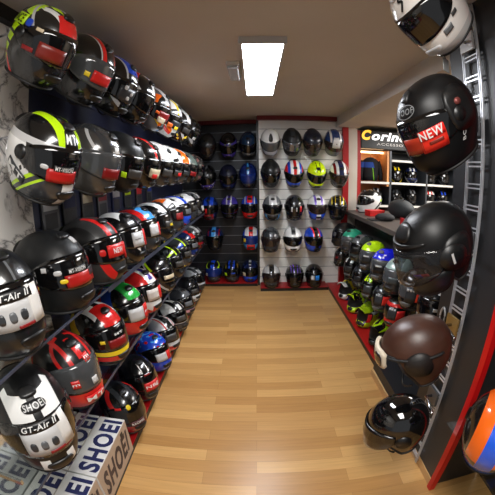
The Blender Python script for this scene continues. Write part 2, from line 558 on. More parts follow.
HC = 2.50
CEIL = plaster('ceiling_plaster', (204, 199, 192))
WPL = plaster('wall_plaster', (208, 200, 188))
box('floor', -1.7, 4.6, -1.6, 6.2, -.05, 0, floor_mat(), kind='structure')
box('ceiling', -1.7, 4.6, -1.6, 6.2, HC, HC + .05, CEIL, kind='structure')

# left wall: navy slatwall boards with aluminium groove lines; marble facing at the near end; black fascia above
def slatwall(name, axis, pos, a0, a1, z0, z1, m, groove, pitch=.145, gap=.012, back=.02):
    """boards stacked up a wall; axis 'x' = wall plane x=pos facing +x, axis 'y' = plane y=pos facing -y"""
    bm = bmesh.new(); z = z0
    while z < z1 - .02:
        zt = min(z + pitch - gap, z1)
        if axis == 'x': bx(bm, pos - back, pos, a0, a1, z, zt)
        else: bx(bm, a0, a1, pos, pos + back, z, zt)
        z += pitch
    o = finish(bm, name, m, smooth=False, tagk='structure')
    bm = bmesh.new()
    if axis == 'x': bx(bm, pos - .05, pos - .007, a0, a1, z0, z1)
    else: bx(bm, a0, a1, pos + .007, pos + .05, z0, z1)
    finish(bm, 'groove_backing', groove, o, smooth=False)
    return o

XL = -1.12
slatwall('wall_left', 'x', XL, 1.30, 4.80, 0, HC, NAVYB, mat('groove_dark', (40, 44, 60), .5))
MARB = marble_mat()
box('wall_left_marble', XL - .05, XL + .02, -1.6, 1.30, .705, 2.43, MARB, kind='structure')
box('wall_left_mirror', XL - .05, XL + .02, -1.6, 1.30, 0, .704, mat('mirror_panel', (210, 212, 214), .07, 1.0), kind='structure')
box('trim_1', XL - .05, XL + .06, -1.6, 1.30, 2.43, HC, KICK, kind='structure')
YW, YD = 4.50, 4.80
slatwall('wall_back_dark', 'y', YD, XL, .06, 0, HC, DARKB, mat('groove_alu', (120, 124, 130), .35, .6), gap=.010)
slatwall('wall_back_white', 'y', YW, .06, 1.27, 0, HC, WHITEB, GROOVE, gap=.008)
box('wall_back_return', .03, .06, YW - .01, YD + .05, 0, HC, KICK, kind='structure')
box('trim_2', XL, .06, YD - .06, YD, 2.44, HC, DRED, kind='structure')
box('trim_3', .04, 1.36, YW - .08, YW, 2.44, HC, DRED, kind='structure')
box('trim_4', 1.27, 1.355, YW - .06, YW + .05, 0, 2.44, RED, kind='structure')
box('pillar', 1.355, 1.50, YW - .02, YW + .16, 0, HC, WPL, kind='structure')
box('beam', 1.18, 1.52, 1.4, 4.66, 2.36, HC, CEIL, kind='structure')

# low red platforms with black kick edges
def platform(name, x0, x1, y0, y1, label):
    r = empty(name, ((x0 + x1) / 2, (y0 + y1) / 2, 0)); tag(r, label, 'platform')
    cx, cy = (x0 + x1) / 2, (y0 + y1) / 2
    box('plinth', x0 - cx, x1 - cx, y0 - cy, y1 - cy, 0, .042, KICK, r)
    box('red_top', x0 - cx + .003, x1 - cx - .003, y0 - cy + .003, y1 - cy - .003, .042, .05, RED, r)
    return r
platform('display_platform', XL + .021, -.79, -.3, 1.30, 'low red display platform carrying the white cartons at front left')
platform('display_platform', XL + .001, -.79, 1.301, 4.45, 'long low red display platform with black edge along left wall')
platform('display_platform', XL + .021, .025, 4.455, 4.79, 'low red display platform under the dark back wall')
platform('display_platform', .065, 1.065, 4.24, 4.49, 'low red display platform under the white back wall')
platform('display_platform', 1.07, 1.46, 2.17, 4.43, 'low red display platform along right side under neon helmets')

# right half-wall with counter
TAUPE = mat('taupe_laminate', (80, 72, 67), .4)
box('wall_half', 1.48, 1.56, 1.41, 4.47, 0, 1.10, mat('half_wall_dark', (48, 44, 43), .5), kind='structure')
ct = box('counter_top', 1.31, 2.05, 1.41, 4.46, 1.10, 1.15, TAUPE, bev=.004)
tag(ct, 'grey brown counter top over half wall at right of back wall', 'counter')

# right column with ladder rail
COLM = mat('column_black', (34, 35, 38), .42)
box('column', 1.0, 1.35, .96, 1.40, 0, HC, COLM, kind='structure')
box('trim_5', .985, 1.02, .925, .959, 0, HC, mat('red_gloss', (190, 10, 14), .35), kind='structure')
box('wall_right_near', 1.36, 1.40, -1.6, .96, 0, HC, COLM, kind='structure')
pl = empty('column_plinth', (1.15, 1.6, 0)); tag(pl, 'low black plinth with pale wood skirting beside the black column', 'plinth')
box('plinth_body', -.14, .3, -.195, .56, 0, .15, COLM, pl)
sk = box('skirting', -.155, -.14, -.66, .56, 0, .06, mat('skirting_wood', (196, 156, 106), .5), pl); sk['label'] = 'pale wood skirting'

# ladder-style chrome hook rail
ld = empty('hook_rail', (1.0, 1.2, 0)); tag(ld, 'tall chrome ladder-style hook rail on black column', 'rail')
for y in (-.056, .056):
    bm = bmesh.new()
    for dy in (-.006, .006): bx(bm, -.026, -.018, y + dy - .0022, y + dy + .0022, .02, 2.48)
    finish(bm, 'upright', RAIL, ld, smooth=False)
z = .06
while z < 2.46:
    bm = bmesh.new()
    for dz in (0, .019): bx(bm, -.025, -.018, -.049, .049, z + dz - .0032, z + dz + .0032)
    finish(bm, 'rung', RAIL, ld, smooth=False)
    z += .098
# stand-offs that fix it to the column
for z in (.03, 1.25, 2.47):
    bm = bmesh.new(); bx(bm, -.016, 0, -.06, .06, z - .008, z + .008); finish(bm, 'wall_bracket', CHROME, ld, smooth=False)

# ------------------------------------------------------------------ lights
def ceiling_light(loc, label, w=.248, l=1.27, e=46):
    r = empty('ceiling_light', loc); tag(r, label, 'light')
    bm = bmesh.new()
    bx(bm, -w/2 - .02, w/2 + .02, -l/2 - .02, -l/2, -.045, 0); bx(bm, -w/2 - .02, w/2 + .02, l/2, l/2 + .02, -.045, 0)
    bx(bm, -w/2 - .02, -w/2, -l/2, l/2, -.045, 0); bx(bm, w/2, w/2 + .02, -l/2, l/2, -.045, 0)
    finish(bm, 'frame', mat('light_frame', (190, 190, 190), .4), r, smooth=False)
    box('diffuser', -w/2, w/2, -l/2, l/2, -.04, -.005, mat('light_diffuser', (244, 248, 255), .5, emit=e), r)
    return r
ceiling_light((.06, 2.475, HC), 'bright rectangular LED panel light on the ceiling')
em = empty('emergency_light', (-.148, 2.42, HC)); tag(em, 'small white emergency light box on ceiling beside the LED panel', 'light')
box('housing', -.05, .05, -.18, .18, -.03, 0, mat('em_housing', (215, 215, 212), .4), em, bev=.008)
box('lens', -.04, .04, -.165, .165, -.055, -.03, mat('em_lens', (200, 205, 208), .25), em, bev=.01)

def area(name, loc, rot, sx, sy, e, c=(1, .97, .93)):
    l = bpy.data.lights.new(name, 'AREA'); l.shape = 'RECTANGLE'; l.size = sx; l.size_y = sy; l.energy = e; l.color = c
    o = bpy.data.objects.new(name, l); C.objects.link(o); o.location = loc; o.rotation_euler = rot
    return o
area('shop_light_behind', (.1, -.1, 2.46), (0, 0, 0), .5, 1.2, 48)
area('back_room_light', (2.9, 3.4, 2.46), (0, 0, 0), 1.0, 1.6, 110)

w = bpy.data.worlds.new('World'); bpy.context.scene.world = w; w.use_nodes = True
w.node_tree.nodes['Background'].inputs[0].default_value = (.95, .97, 1, 1); w.node_tree.nodes['Background'].inputs[1].default_value = .36

# ================================================================== SHELVES AND HOOKS
def glass_mat():
    m, nt, b = newmat('shelf_glass'); g = NG(nt)
    tr = g.n('ShaderNodeBsdfTransparent'); tr.inputs[0].default_value = (.94, .97, .96, 1)
    gl = g.n('ShaderNodeBsdfGlossy'); gl.inputs['Roughness'].default_value = .04; gl.inputs['Color'].default_value = (.9, .95, .95, 1)
    mx = g.n('ShaderNodeMixShader'); mx.inputs[0].default_value = .07; g.l(tr.outputs[0], mx.inputs[1]); g.l(gl.outputs[0], mx.inputs[2])
    g.l(mx.outputs[0], nt.nodes['Material Output'].inputs[0])
    return m
GLASS = glass_mat()
LIP = mat('shelf_lip', (72, 78, 96), .35, .3)

def shelf(x0, x1, y0, y1, z, label, lip=None, front=1, brackets=()):
    """glass shelf with its top at z; lip = height of the metal strip along its front edge"""
    r = empty('glass_shelf', ((x0 + x1) / 2, (y0 + y1) / 2, z)); tag(r, label, 'shelf')
    hx, hy = (x1 - x0) / 2, (y1 - y0) / 2
    box('glass_panel', -hx, hx, -hy, hy, -.008, 0, GLASS, r)
    if lip:
        fx = hx if front > 0 else -hx
        box('front_strip', min(fx, fx + front * .006), max(fx, fx + front * .006), -hy, hy, -lip - .0005, -.0005, LIP, r)
    for y in brackets:
        bm = bmesh.new(); yy = y - (y0 + y1) / 2
        a, b = (-hx, hx * .5) if front > 0 else (-hx * .5, hx)
        bx(bm, a, b, yy - .006, yy + .006, -.03, -.008)
        finish(bm, 'bracket', CHROME, r, smooth=False)
    return r
ZC, ZD = 1.145, .70
shelf(XL + .001, -.72, 1.32, 4.36, ZC, 'long upper glass shelf with grey front strip along left wall', .024, 1, (1.8, 2.9, 4.0))
shelf(XL + .021, -.72, .2, 1.315, ZC, 'short upper glass shelf on marble under the two big black helmets', .009, 1, (.5, 1.1))
shelf(XL + .001, -.74, 1.32, 4.36, ZD, 'long lower glass shelf along left wall above red platform', .014, 1, (1.8, 2.9, 4.0))
shelf(XL + .021, -.74, .2, 1.315, ZD, 'short lower glass shelf on marble above the white shoe-style boxes'.replace('shoe-style ', 'stacked '), .010, 1, (.5, 1.1))
ZF, ZG = .69, .40
shelf(1.12, 1.479, 1.42, 4.40, ZF, 'upper glass shelf on half wall below the grey counter', None, -1, (2.0, 3.2, 4.0))
shelf(1.10, 1.479, 2.20, 4.40, ZG, 'lower glass shelf on half wall above the right red platform', None, -1, (2.4, 3.16, 3.93))

def hook(p, wall, grp, label):
    """short chrome arm from the wall point `wall` to just behind the helmet at p"""
    p, wall = Vector(p), Vector(wall)
    r = empty('helmet_hook', wall); tag(r, label, 'hook', grp)
    d = p - wall; n = d.normalized()
    bm = bmesh.new()
    u = Vector((0, 0, 1)); s_ = n.cross(u).normalized(); u2 = s_.cross(n)
    M = Matrix(((s_.x, u2.x, n.x, 0), (s_.y, u2.y, n.y, 0), (s_.z, u2.z, n.z, 0), (0, 0, 0, 1)))
    bx(bm, -.02, .02, -.03, .03, 0, .006, M=M); finish(bm, 'back_plate', CHROME, r, smooth=False)
    bm = bmesh.new(); tube(bm, [n * .004, d * .8, d + Vector((0, 0, .004))], .006, 8); finish(bm, 'arm', CHROME, r)
    return r

ORD = ['first', 'second', 'third', 'fourth', 'fifth', 'sixth', 'seventh', 'eighth', 'ninth', 'tenth', 'eleventh']
def st(ph, t, w, h, c, text=None, **k):
    return dict(ph=ph, t=t, w=w, h=h, c=c, text=text, **k)
def hbottom(s): return .15 * s

# ================================================================== LEFT WALL, hung rows
def hang_left(row, place, X, Z, pitch, items):
    for i, (Y, yaw, desc, kw) in enumerate(items):
        s = kw.pop('s', .98); dx = kw.pop('dx', 0); dz = kw.pop('dz', 0); pt = kw.pop('pitch', pitch); rl = kw.pop('roll', 0)
        p = Vector((X + dx, Y, Z + dz))
        helmet(p, yaw, pt, rl, s, label='%s, %s %s' % (desc, ORD[i], place), group=row, hung=True, **kw)
        bk = Euler((0, R(pt), R(yaw))).to_matrix() @ Vector((-.186 * s, 0, .01))
        xw = XL + .0205 if Y < 1.30 else XL + .0005
        q = p + bk
        hook(q, (xw, q.y, q.z), 'hook arms behind the left wall helmets', 'chrome hook arm holding a helmet off the left wall')

A = [
 (.98, -10, 'black helmet with neon letters and striped crown', dict(s=.94, layers=[
     ('white', [(0, 1, 0, None, .085), (0, 0, 1, .055, None), ('stripe', (6, 14, 0), .34)]), ('neon', [(0, 1, 0, .02, .05), (0, 0, 1, .09, None), ('stripe', (8, 9, 4), .3)]),
     ('red', [(0, 1, 0, None, .05), (1, 0, 0, .075, None), (0, 0, 1, .06, None)]), ('red', [(0, 1, 0, .06, None), (-.8, 0, -1, .115, .135)]),
     ('neon', [(0, 1, 0, .075, None), (-1, 0, .25, .02, .085), ('stripe', (4, 0, 24), .72)]), ('neon', [(0, 1, 0, .055, None), (-1, 0, 0, .0, .06), (0, 0, 1, .095, None)]),
     ('lgrey', [(0, 1, 0, .05, None), (1, 0, 1.1, .10, .118)])], rough=.25, stickers=[
     st(-22, .45, .12, .055, (120, 34, 26), off=.0095), st(-52, .60, .03, .012, 'cream'), st(-75, .62, .03, .03, 'blue', rnd=True, off=.006), st(-60, .40, .05, .016, 'dred', off=.006),
     st(-118, .63, .16, .045, 'neon', 'AVANCE', tc='black', off=.002, th=.034)])),
 (1.31, -7, 'black helmet with red crown stripe and pale visor', dict(layers=[topring('red', .03, .05), topring('lgrey', .052, .058), band('dgrey', 40, -.1, .05)], visor='clear',
     stickers=[st(-12, .47, .11, .05, 'red'), st(-42, .46, .026, .022, 'yellow')])),
 (1.62, -7, 'black helmet with blue crown patch and dotted sticker', dict(layers=[topring('lgrey', .055, .065), ('blue', [(0, 1, 0, None, .055), (0, 0, 1, .10, None)]), band('silver', 55, .02, .02)],
     stickers=[st(-15, .46, .12, .075, 'dgrey'), st(-25, .55, .022, .022, 'lgrey', rnd=True, off=.012), st(-5, .5, .022, .022, 'lgrey', rnd=True, off=.012), st(-12, .41, .022, .022, 'lgrey', rnd=True, off=.012)])),
 (1.93, -4, 'black helmet with red side panel and white emblem', dict(layers=[('red', [(0, 1, 0, .02, None), (1, 0, 1, .02, .14), (0, 0, 1, .03, None)]), topring('white', .0, .02, .06), band('white', 60, .09, .012)],
     stickers=[st(-70, .66, .035, .03, 'white', rnd=True, off=.004)])),
 (2.32, -7, 'grey helmet with yellow flashes and dark card', dict(base='grey', layers=[topring('lgrey', .02, .06), band('yellow', 50, .04, .03), band('black', -45, -.03, .06), ('orange', [('noise', 13, .6)])],
     stickers=[st(-15, .47, .12, .06, 'dred'), st(-20, .36, .08, .04, 'cream'), st(-42, .5, .03, .02, 'orange')])),
 (2.70, -7, 'white helmet with yellow and red flames', dict(base='white', layers=[topring('yellow', .03, .055), band('orange', 40, .05, .03), band('red', 60, -.03, .03), band('black', -50, -.02, .03)],
     stickers=[st(-15, .47, .12, .05, 'dgrey'), st(-40, .38, .05, .035, 'orange'), st(-10, .36, .05, .03, 'yellow')])),
 (3.17, -7, 'black helmet with white crown wing', dict(layers=[topring('white', .03, .07, .07), band('lgrey', 40, .06, .02), ('yellow', [('noise', 18, .66)])],
     stickers=[st(-25, .47, .10, .05, 'gun')])),
 (3.68, -10, 'black helmet with pale green side mark', dict(layers=[band('lgrey', 50, .02, .03), ('neon', [(1, 0, 0, .02, .06), (0, 0, 1, .06, .11), (0, 1, 0, .04, None)]), flakes('dgrey', 14, .55)], stickers=[st(-30, .38, .04, .035, 'lgrey')])),
]
hang_left('helmets in the top row of the left wall', 'from front in top left row', -.78, 2.21, 36, A)

B = [
 (1.01, -8, 'white black and neon yellow helmet on marble', dict(s=.98, base='white', layers=[
     ('black', [(0, 0, 1, .072, None)]), ('neon', [(0, 1, 0, .026, .062), (0, 0, 1, .055, None), (1, 0, 0, -.07, None)]), ('black', [(0, 1, 0, .062, .068), (0, 0, 1, .05, None)]),
     ('black', [(0, 1, 0, None, .026), (0, 0, 1, .05, None)]), ('lgrey', [(0, 0, 1, .045, .072), (0, 1, 0, .03, None)]),
     ('black', [(0, 1, 0, .05, None), (1, 0, .5, .045, .08), (0, 0, 1, None, .05)]), ('neon', [(0, 1, 0, .04, None), (-.75, 0, 1, -.118, -.10)]), ('dgrey', [(0, 1, 0, .03, None), (-.75, 0, 1, None, -.118)]),
     ('neon', [(0, 1, 0, .04, None), (-.75, 0, 1, -.150, -.138)]), ('black', [(0, 1, 0, .07, None), (-.75, 0, 1, -.075, -.055), ('stripe', (40, 0, 20), .55)])], rough=.2, visor='dark',
     stickers=[st(-18, .405, .12, .045, (176, 26, 24)), st(-45, .485, .03, .016, 'lgrey', rnd=True), st(-16, .495, .085, .02, (12, 12, 13), 'MT-VISION', th=.014), st(-6, .72, .055, .06, 'black', 'MT', th=.036, off=.003),
               st(-92, .30, .09, .035, 'dgrey', 'MT', tc='white', th=.024, off=.003, rot=-32)])),
 (1.38, -5, 'gunmetal helmet with small white crown mark', dict(base='gun', visor='clear', layers=[topring('black', .0, .02), band('lgrey', 60, .09, .012), topring('dgrey', .05, .08)],
     stickers=[st(-5, .68, .03, .035, 'white', off=.003), st(-12, .42, .11, .05, 'dred')])),
 (1.70, -5, 'plain matte black helmet in gap', dict(base='matte', rough=.42, coat=.1, stickers=[st(-15, .40, .11, .05, 'gun'), st(-45, .35, .03, .03, 'neon')])),
 (2.03, -5, 'black helmet with red crown line', dict(layers=[topring('red', .025, .045), band('white', 60, .085, .012), flakes('dgrey', 20, .6)], stickers=[st(-10, .42, .12, .06, 'cream'), st(-14, .36, .05, .03, 'red', off=.012)])),
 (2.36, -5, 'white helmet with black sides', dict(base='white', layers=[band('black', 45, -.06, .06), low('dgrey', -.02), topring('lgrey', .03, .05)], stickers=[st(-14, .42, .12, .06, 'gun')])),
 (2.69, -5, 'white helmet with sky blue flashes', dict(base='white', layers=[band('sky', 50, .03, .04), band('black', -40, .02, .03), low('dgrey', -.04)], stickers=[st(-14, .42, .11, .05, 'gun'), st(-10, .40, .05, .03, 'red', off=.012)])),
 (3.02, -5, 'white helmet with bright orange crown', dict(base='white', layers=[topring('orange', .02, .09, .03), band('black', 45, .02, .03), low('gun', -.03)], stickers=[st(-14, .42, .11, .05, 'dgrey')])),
 (3.40, -5, 'grey green helmet with black visor', dict(base=(92, 104, 98), layers=[band('black', 45, -.02, .05), low('black', -.05)], stickers=[st(-20, .40, .10, .05, 'dred')])),
 (3.85, -5, 'dark brownish helmet near dark corner', dict(base='gun', layers=[flakes((140, 96, 92), 15, .55), band('black', 40, 0, .05)], stickers=[st(-20, .40, .08, .05, 'dgrey')])),
]
hang_left('helmets in the second row of the left wall', 'from front in second left row', -.78, 1.78, 28, B)

# ================================================================== LEFT WALL, shelf rows and platform row
def stand(row, place, zbase, items, X):
    for i, (Y, yaw, desc, kw) in enumerate(items):
        s = kw.pop('s', 1.03); dx = kw.pop('dx', 0)
        z = zbase + (.1555 if kw.get('kind') != 'jet' else .1335) * s + kw.pop('dz', 0)
        helmet(Vector((X + dx, Y, z)), yaw, kw.pop('pitch', 0), kw.pop('roll', 0), s, label='%s, %s %s' % (desc, ORD[i], place), group=row, **kw)

def infocard(ph, t, head):
    """white leaflet with a black headline stuck over the visor"""
    return [st(ph, t, .17, .085, 'lgrey', off=.0095), st(ph - 5, t + .115, .13, .026, (18, 18, 20), head, th=.016, off=.0115, shear=.2),
            st(ph - 21, t - .02, .022, .03, 'dgrey', rnd=True, off=.0115), st(ph - 8, t - .02, .022, .03, 'grey', rnd=True, off=.0115), st(ph + 5, t - .02, .022, .03, 'dgrey', rnd=True, off=.0115),
            st(ph + 23, t + .03, .045, .10, (214, 212, 208), off=.0118), st(ph + 10, t - .125, .08, .008, 'dred', off=.0115)]

Cr = [
 (.74, -14, 'black helmet with white leaflet over visor', dict(s=1.1, base='matte', rough=.3, layers=[topring('grey', .0, .004)], stickers=infocard(-10, .46, 'GT-Air II'))),
 (1.09, -6, 'matte black helmet with red visor sticker', dict(s=1.07, base='matte', rough=.45, coat=.05, stickers=[
     st(-8, .425, .145, .046, (170, 28, 24)), st(-14, .53, .085, .018, (14, 14, 15), 'MT-VISION', th=.013), st(-44, .53, .03, .017, 'lgrey', rnd=True), st(-62, .56, .018, .016, 'lgrey'), st(-38, .44, .03, .016, 'yellow', rnd=True),
     st(14, .76, .03, .03, 'lgrey', off=.003), st(14, .47, .04, .03, 'dgrey')])),
 (1.45, -6, 'dark grey helmet with red brow stripes', dict(s=1.08, base=(50, 50, 50), rough=.4, coat=.1, layers=[('red', [(0, 1, 0, .02, .045), (1, 0, 0, -.02, None), (0, 0, 1, .05, None)]), topring('black', .09, .14), ('red', [(1, 0, .4, .09, .125), (0, 1, 0, .04, None), (0, 0, 1, None, .02)])],
     stickers=[st(-8, .50, .12, .055, 'red', 'NEW', th=.024, tw=.06), st(-40, .50, .03, .03, 'red', rnd=True), st(18, .45, .03, .07, 'red')])),
 (1.79, -6, 'black white helmet with red edged card', dict(layers=[('white', [(0, 1, 0, .015, .075), (0, 0, 1, .07, None), (1, 0, .8, .02, .16)]), band('white', 30, .11, .025, y=.03, zh=-.05)],
     stickers=[st(-12, .48, .10, .08, 'lgrey'), st(12, .48, .04, .09, 'red', off=.0115), st(-14, .49, .06, .003, 'grey', off=.0115)])),
 (2.10, -6, 'grey helmet with blue brow and red edged card', dict(base='dgrey', layers=[('sky', [(0, 1, 0, None, .06), (1, 0, 0, .03, None), (0, 0, 1, .07, None)]), ('red', [(0, 1, 0, .06, .09), (0, 0, 1, .05, None)]), band('orange', 40, -.12, .03)],
     stickers=[st(-12, .48, .09, .075, 'lgrey'), st(12, .48, .04, .085, 'red', off=.0115)])),
 (2.48, -1, 'black helmet with white angular crown', dict(layers=[topring('white', .03, .075, .06), band('grey', 45, -.06, .05), band('lgrey', -45, .09, .02)], stickers=[st(-18, .42, .09, .05, 'gun'), st(-12, .4, .03, .02, 'yellow', off=.0115)])),
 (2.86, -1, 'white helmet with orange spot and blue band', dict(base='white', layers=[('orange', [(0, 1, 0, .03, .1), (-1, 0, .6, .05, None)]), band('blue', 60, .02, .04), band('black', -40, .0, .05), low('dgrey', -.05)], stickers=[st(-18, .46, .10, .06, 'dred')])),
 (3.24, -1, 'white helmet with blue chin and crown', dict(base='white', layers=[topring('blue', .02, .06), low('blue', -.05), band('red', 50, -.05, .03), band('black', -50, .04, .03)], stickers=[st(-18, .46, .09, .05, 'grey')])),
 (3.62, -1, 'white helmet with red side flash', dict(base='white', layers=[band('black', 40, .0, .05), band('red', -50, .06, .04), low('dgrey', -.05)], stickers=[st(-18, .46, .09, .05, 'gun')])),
 (4.02, -1, 'grey helmet with small white tag', dict(base='grey', layers=[flakes('black', 12, .5), topring('lgrey', .02, .05)], stickers=[st(-10, .30, .06, .06, 'white')])),
]
stand('helmets on the upper left glass shelf', 'from front on upper left shelf', ZC, Cr, -.86)

D = [
 (.70, -36, 'white and black helmet with white leaflet', dict(s=1.12, dx=.05, layers=[('white', [(0, 1, 0, None, .082), (0, 0, 1, .045, .155), (1, 0, 0, .02, None)]), ('black', [(0, 1, 0, None, .014), (0, 0, 1, .05, None)]), ('black', [(0, 1, 0, None, .06), (0, 0, 1, .128, None)]),
     ('white', [(1, 0, 0, .13, None), (0, 1, 0, .03, .06), (0, 0, 1, None, -.07)])], rough=.35, coat=.2,
     stickers=[st(0, .735, .085, .034, (28, 28, 30), 'SHOEI', th=.02, tc='lgrey', off=.003, rnd=True)] + infocard(0, .50, 'GT-Air II'))),
 (1.04, -18, 'red and black helmet with clear visor', dict(s=1.05, base='matte', rough=.3, visor='clear', layers=[
     ('red', [(0, 1, 0, .045, .062), (0, 0, 1, .05, None)]), ('red', [(1, 0, 0, -.115, -.07), (0, 0, 1, .02, None)]), ('red', [(1, 0, 1, .155, .172), (0, 1, 0, .02, None)]), ('red', [(0, 1, 0, .09, None), (0, 0, 1, .015, .045)]),
     ('red', [(0, 0, 1, None, -.05), (1, 0, 0, .01, None)]), ('black', [(0, 0, 1, -.062, -.052), (1, 0, 0, .02, None)]), ('red', [(0, 1, 0, None, .014), (1, 0, 0, .05, None), (0, 0, 1, .08, None)])],
     stickers=[st(-30, .47, .035, .035, 'red', 'm', th=.01), st(4, .43, .028, .03, 'lgrey'), st(8, .67, .035, .035, 'red', 'm', th=.01, off=.003), st(-4, .20, .11, .028, 'red', 'MT', th=.02, tc='white', off=.008)])),
 (1.40, -18, 'black helmet with yellow white red wedges', dict(layers=[('white', [(0, 1, 0, .02, .08), (0, 0, 1, .06, None), (1, 0, 0, -.03, .08)]), ('red', [(0, 1, 0, .0, .06), (0, 0, 1, .07, None), (1, 0, 0, .02, None)]), ('yellow', [(0, 1, 0, .04, None), (1, 0, 1, -.06, .04), (0, 0, 1, .02, None)]),
     ('yellow', [(0, 0, 1, -.085, -.06), (1, 0, 0, -.05, None)]), ('red', [(0, 0, 1, -.12, -.09), (1, 0, 0, .05, None)])], stickers=[st(-10, .44, .11, .045, 'dred'), st(-42, .5, .025, .016, 'yellow'), st(-5, .56, .06, .012, (14, 14, 15), 'MT', th=.01)])),
 (1.74, -18, 'green blue and red helmet with white card', dict(base='black', layers=[('green', [(0, 1, 0, None, .06), (0, 0, 1, .08, None)]), ('blue', [(0, 1, 0, .05, None), (1, 0, .5, -.02, .07), (0, 0, 1, .02, None)]), ('red', [(0, 1, 0, .05, None), (1, 0, .5, -.07, -.02)]), low('red', -.05)],
     stickers=[st(-16, .46, .11, .075, 'lgrey'), st(12, .46, .045, .085, 'red', 'm', th=.012, off=.0115)])),
 (2.06, -18, 'red and white helmet with grey card', dict(base='red', layers=[('white', [(0, 1, 0, None, .045), (0, 0, 1, .06, None)]), ('violet', [(0, 1, 0, None, .02), (0, 0, 1, .09, None)]), band('white', 45, .02, .03), ('white', [(0, 0, 1, -.09, -.05), (1, 0, 0, 0, None)])],
     stickers=[st(-14, .47, .10, .075, (196, 188, 180)), st(12, .47, .04, .085, 'red', off=.0115)])),
 (2.46, -13, 'black helmet with pink side streaks', dict(layers=[band('pink', 20, -.06, .02), band('pink', 60, -.1, .016), band('lgrey', 40, .03, .015), band('neon', 50, .06, .016)], stickers=[st(-14, .46, .11, .03, 'cream')])),
 (2.84, -13, 'black helmet with neon yellow zigzags', dict(layers=[band('neon', 40, -.06, .02), band('neon', -35, .02, .02), topring('neon', .03, .045), band('lgrey', 70, .02, .016), flakes('dgrey', 14, .6)], stickers=[st(-14, .46, .10, .05, 'gun')])),
 (3.22, -13, 'dark helmet with yellow and blue shards', dict(base='dgrey', layers=[band('yellow', 40, .0, .02), band('blue', -35, .02, .04), topring('neon', .03, .045)], stickers=[st(-14, .46, .10, .05, 'gun')])),
 (3.62, -13, 'blue helmet with red crown flash', dict(base='dblue', layers=[topring('red', .0, .05), band('white', 40, .0, .03), band('yellow', -40, .05, .02)], stickers=[st(-14, .46, .10, .05, 'grey')])),
 (4.02, -13, 'grey helmet with red lower sides', dict(base='grey', layers=[low('dred', -.04), topring('lgrey', .02, .06), band('black', 45, .0, .04)], stickers=[st(-14, .46, .09, .05, 'dgrey')])),
]
stand('helmets on the lower left glass shelf', 'from front on lower left shelf', ZD, D, -.87)

E_ = [
 (1.51, -32, 'black helmet with yellow dot and red chin', dict(layers=[band('red', 45, .08, .03), ('dred', [(0, 0, 1, None, -.075), (1, 0, 0, 0, None)]), topring('dgrey', .03, .06)],
     stickers=[st(-14, .62, .03, .03, 'yellow', rnd=True, off=.006), st(-6, .30, .10, .03, (70, 16, 16), 'RACING', th=.014, off=.009), st(-42, .62, .04, .014, 'red', off=.006)])),
 (1.86, -38, 'black helmet with white brow chevron', dict(layers=[('white', [(0, 1, 0, .022, .03), (0, 0, 1, .06, .13), (1, 0, 0, .03, None)]), ('white', [(0, 1, 0, .022, .06), (0, 0, 1, .055, .066), (1, 0, 0, .03, None)]), band('lgrey', 85, -.09, .03, y=.09)],
     stickers=[st(6, .40, .13, .062, 'red', 'N80', th=.022, off=.0095), st(-62, .36, .045, .06, 'lgrey'), st(20, .36, .02, .012, 'white', off=.0118), st(0, .62, .05, .012, 'dred', off=.004)])),
 (2.24, -32, 'blue helmet with red and white spots', dict(base='blue', layers=[('red', [('noise', 16, .60)]), ('sky', [('noise', 22, .60)]), low('blue', -.05)], stickers=[st(-12, .44, .11, .065, 'lgrey'), st(12, .44, .045, .07, 'red', off=.0115)])),
 (2.56, -30, 'white grey helmet with red outline', dict(base='lgrey', layers=[topring('red', .045, .055), topring('black', .0, .03), band('grey', 40, -.04, .06), low('red', -.09), band('white', -50, .08, .04)], stickers=[st(-14, .46, .11, .06, 'gun')])),
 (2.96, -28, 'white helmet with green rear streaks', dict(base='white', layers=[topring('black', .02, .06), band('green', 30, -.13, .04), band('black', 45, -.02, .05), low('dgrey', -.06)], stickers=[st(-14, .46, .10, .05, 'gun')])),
 (3.34, -28, 'dark grey helmet with pale pink edge', dict(base='dgrey', layers=[band('lgrey', 30, -.02, .03), ((198, 140, 150), [(0, 0, 1, -.11, -.08)]), topring('grey', .0, .04)], stickers=[st(-14, .46, .10, .05, 'grey')])),
 (3.74, -28, 'black helmet with white chin corner', dict(base='matte', layers=[chin('lgrey'), band('grey', 45, 0, .03)], stickers=[st(-14, .46, .10, .05, 'gun')])),
 (4.18, -28, 'silver grey helmet in back corner', dict(base='silver', layers=[topring('dgrey', .03, .07), band('grey', 45, -.05, .06), low('dgrey', -.08)], stickers=[])),
]
for it in E_: it[3].setdefault('pitch', -8); it[3].setdefault('dz', .017)
stand('helmets on the left red platform', 'from front on left red platform', .05, E_, -.90)

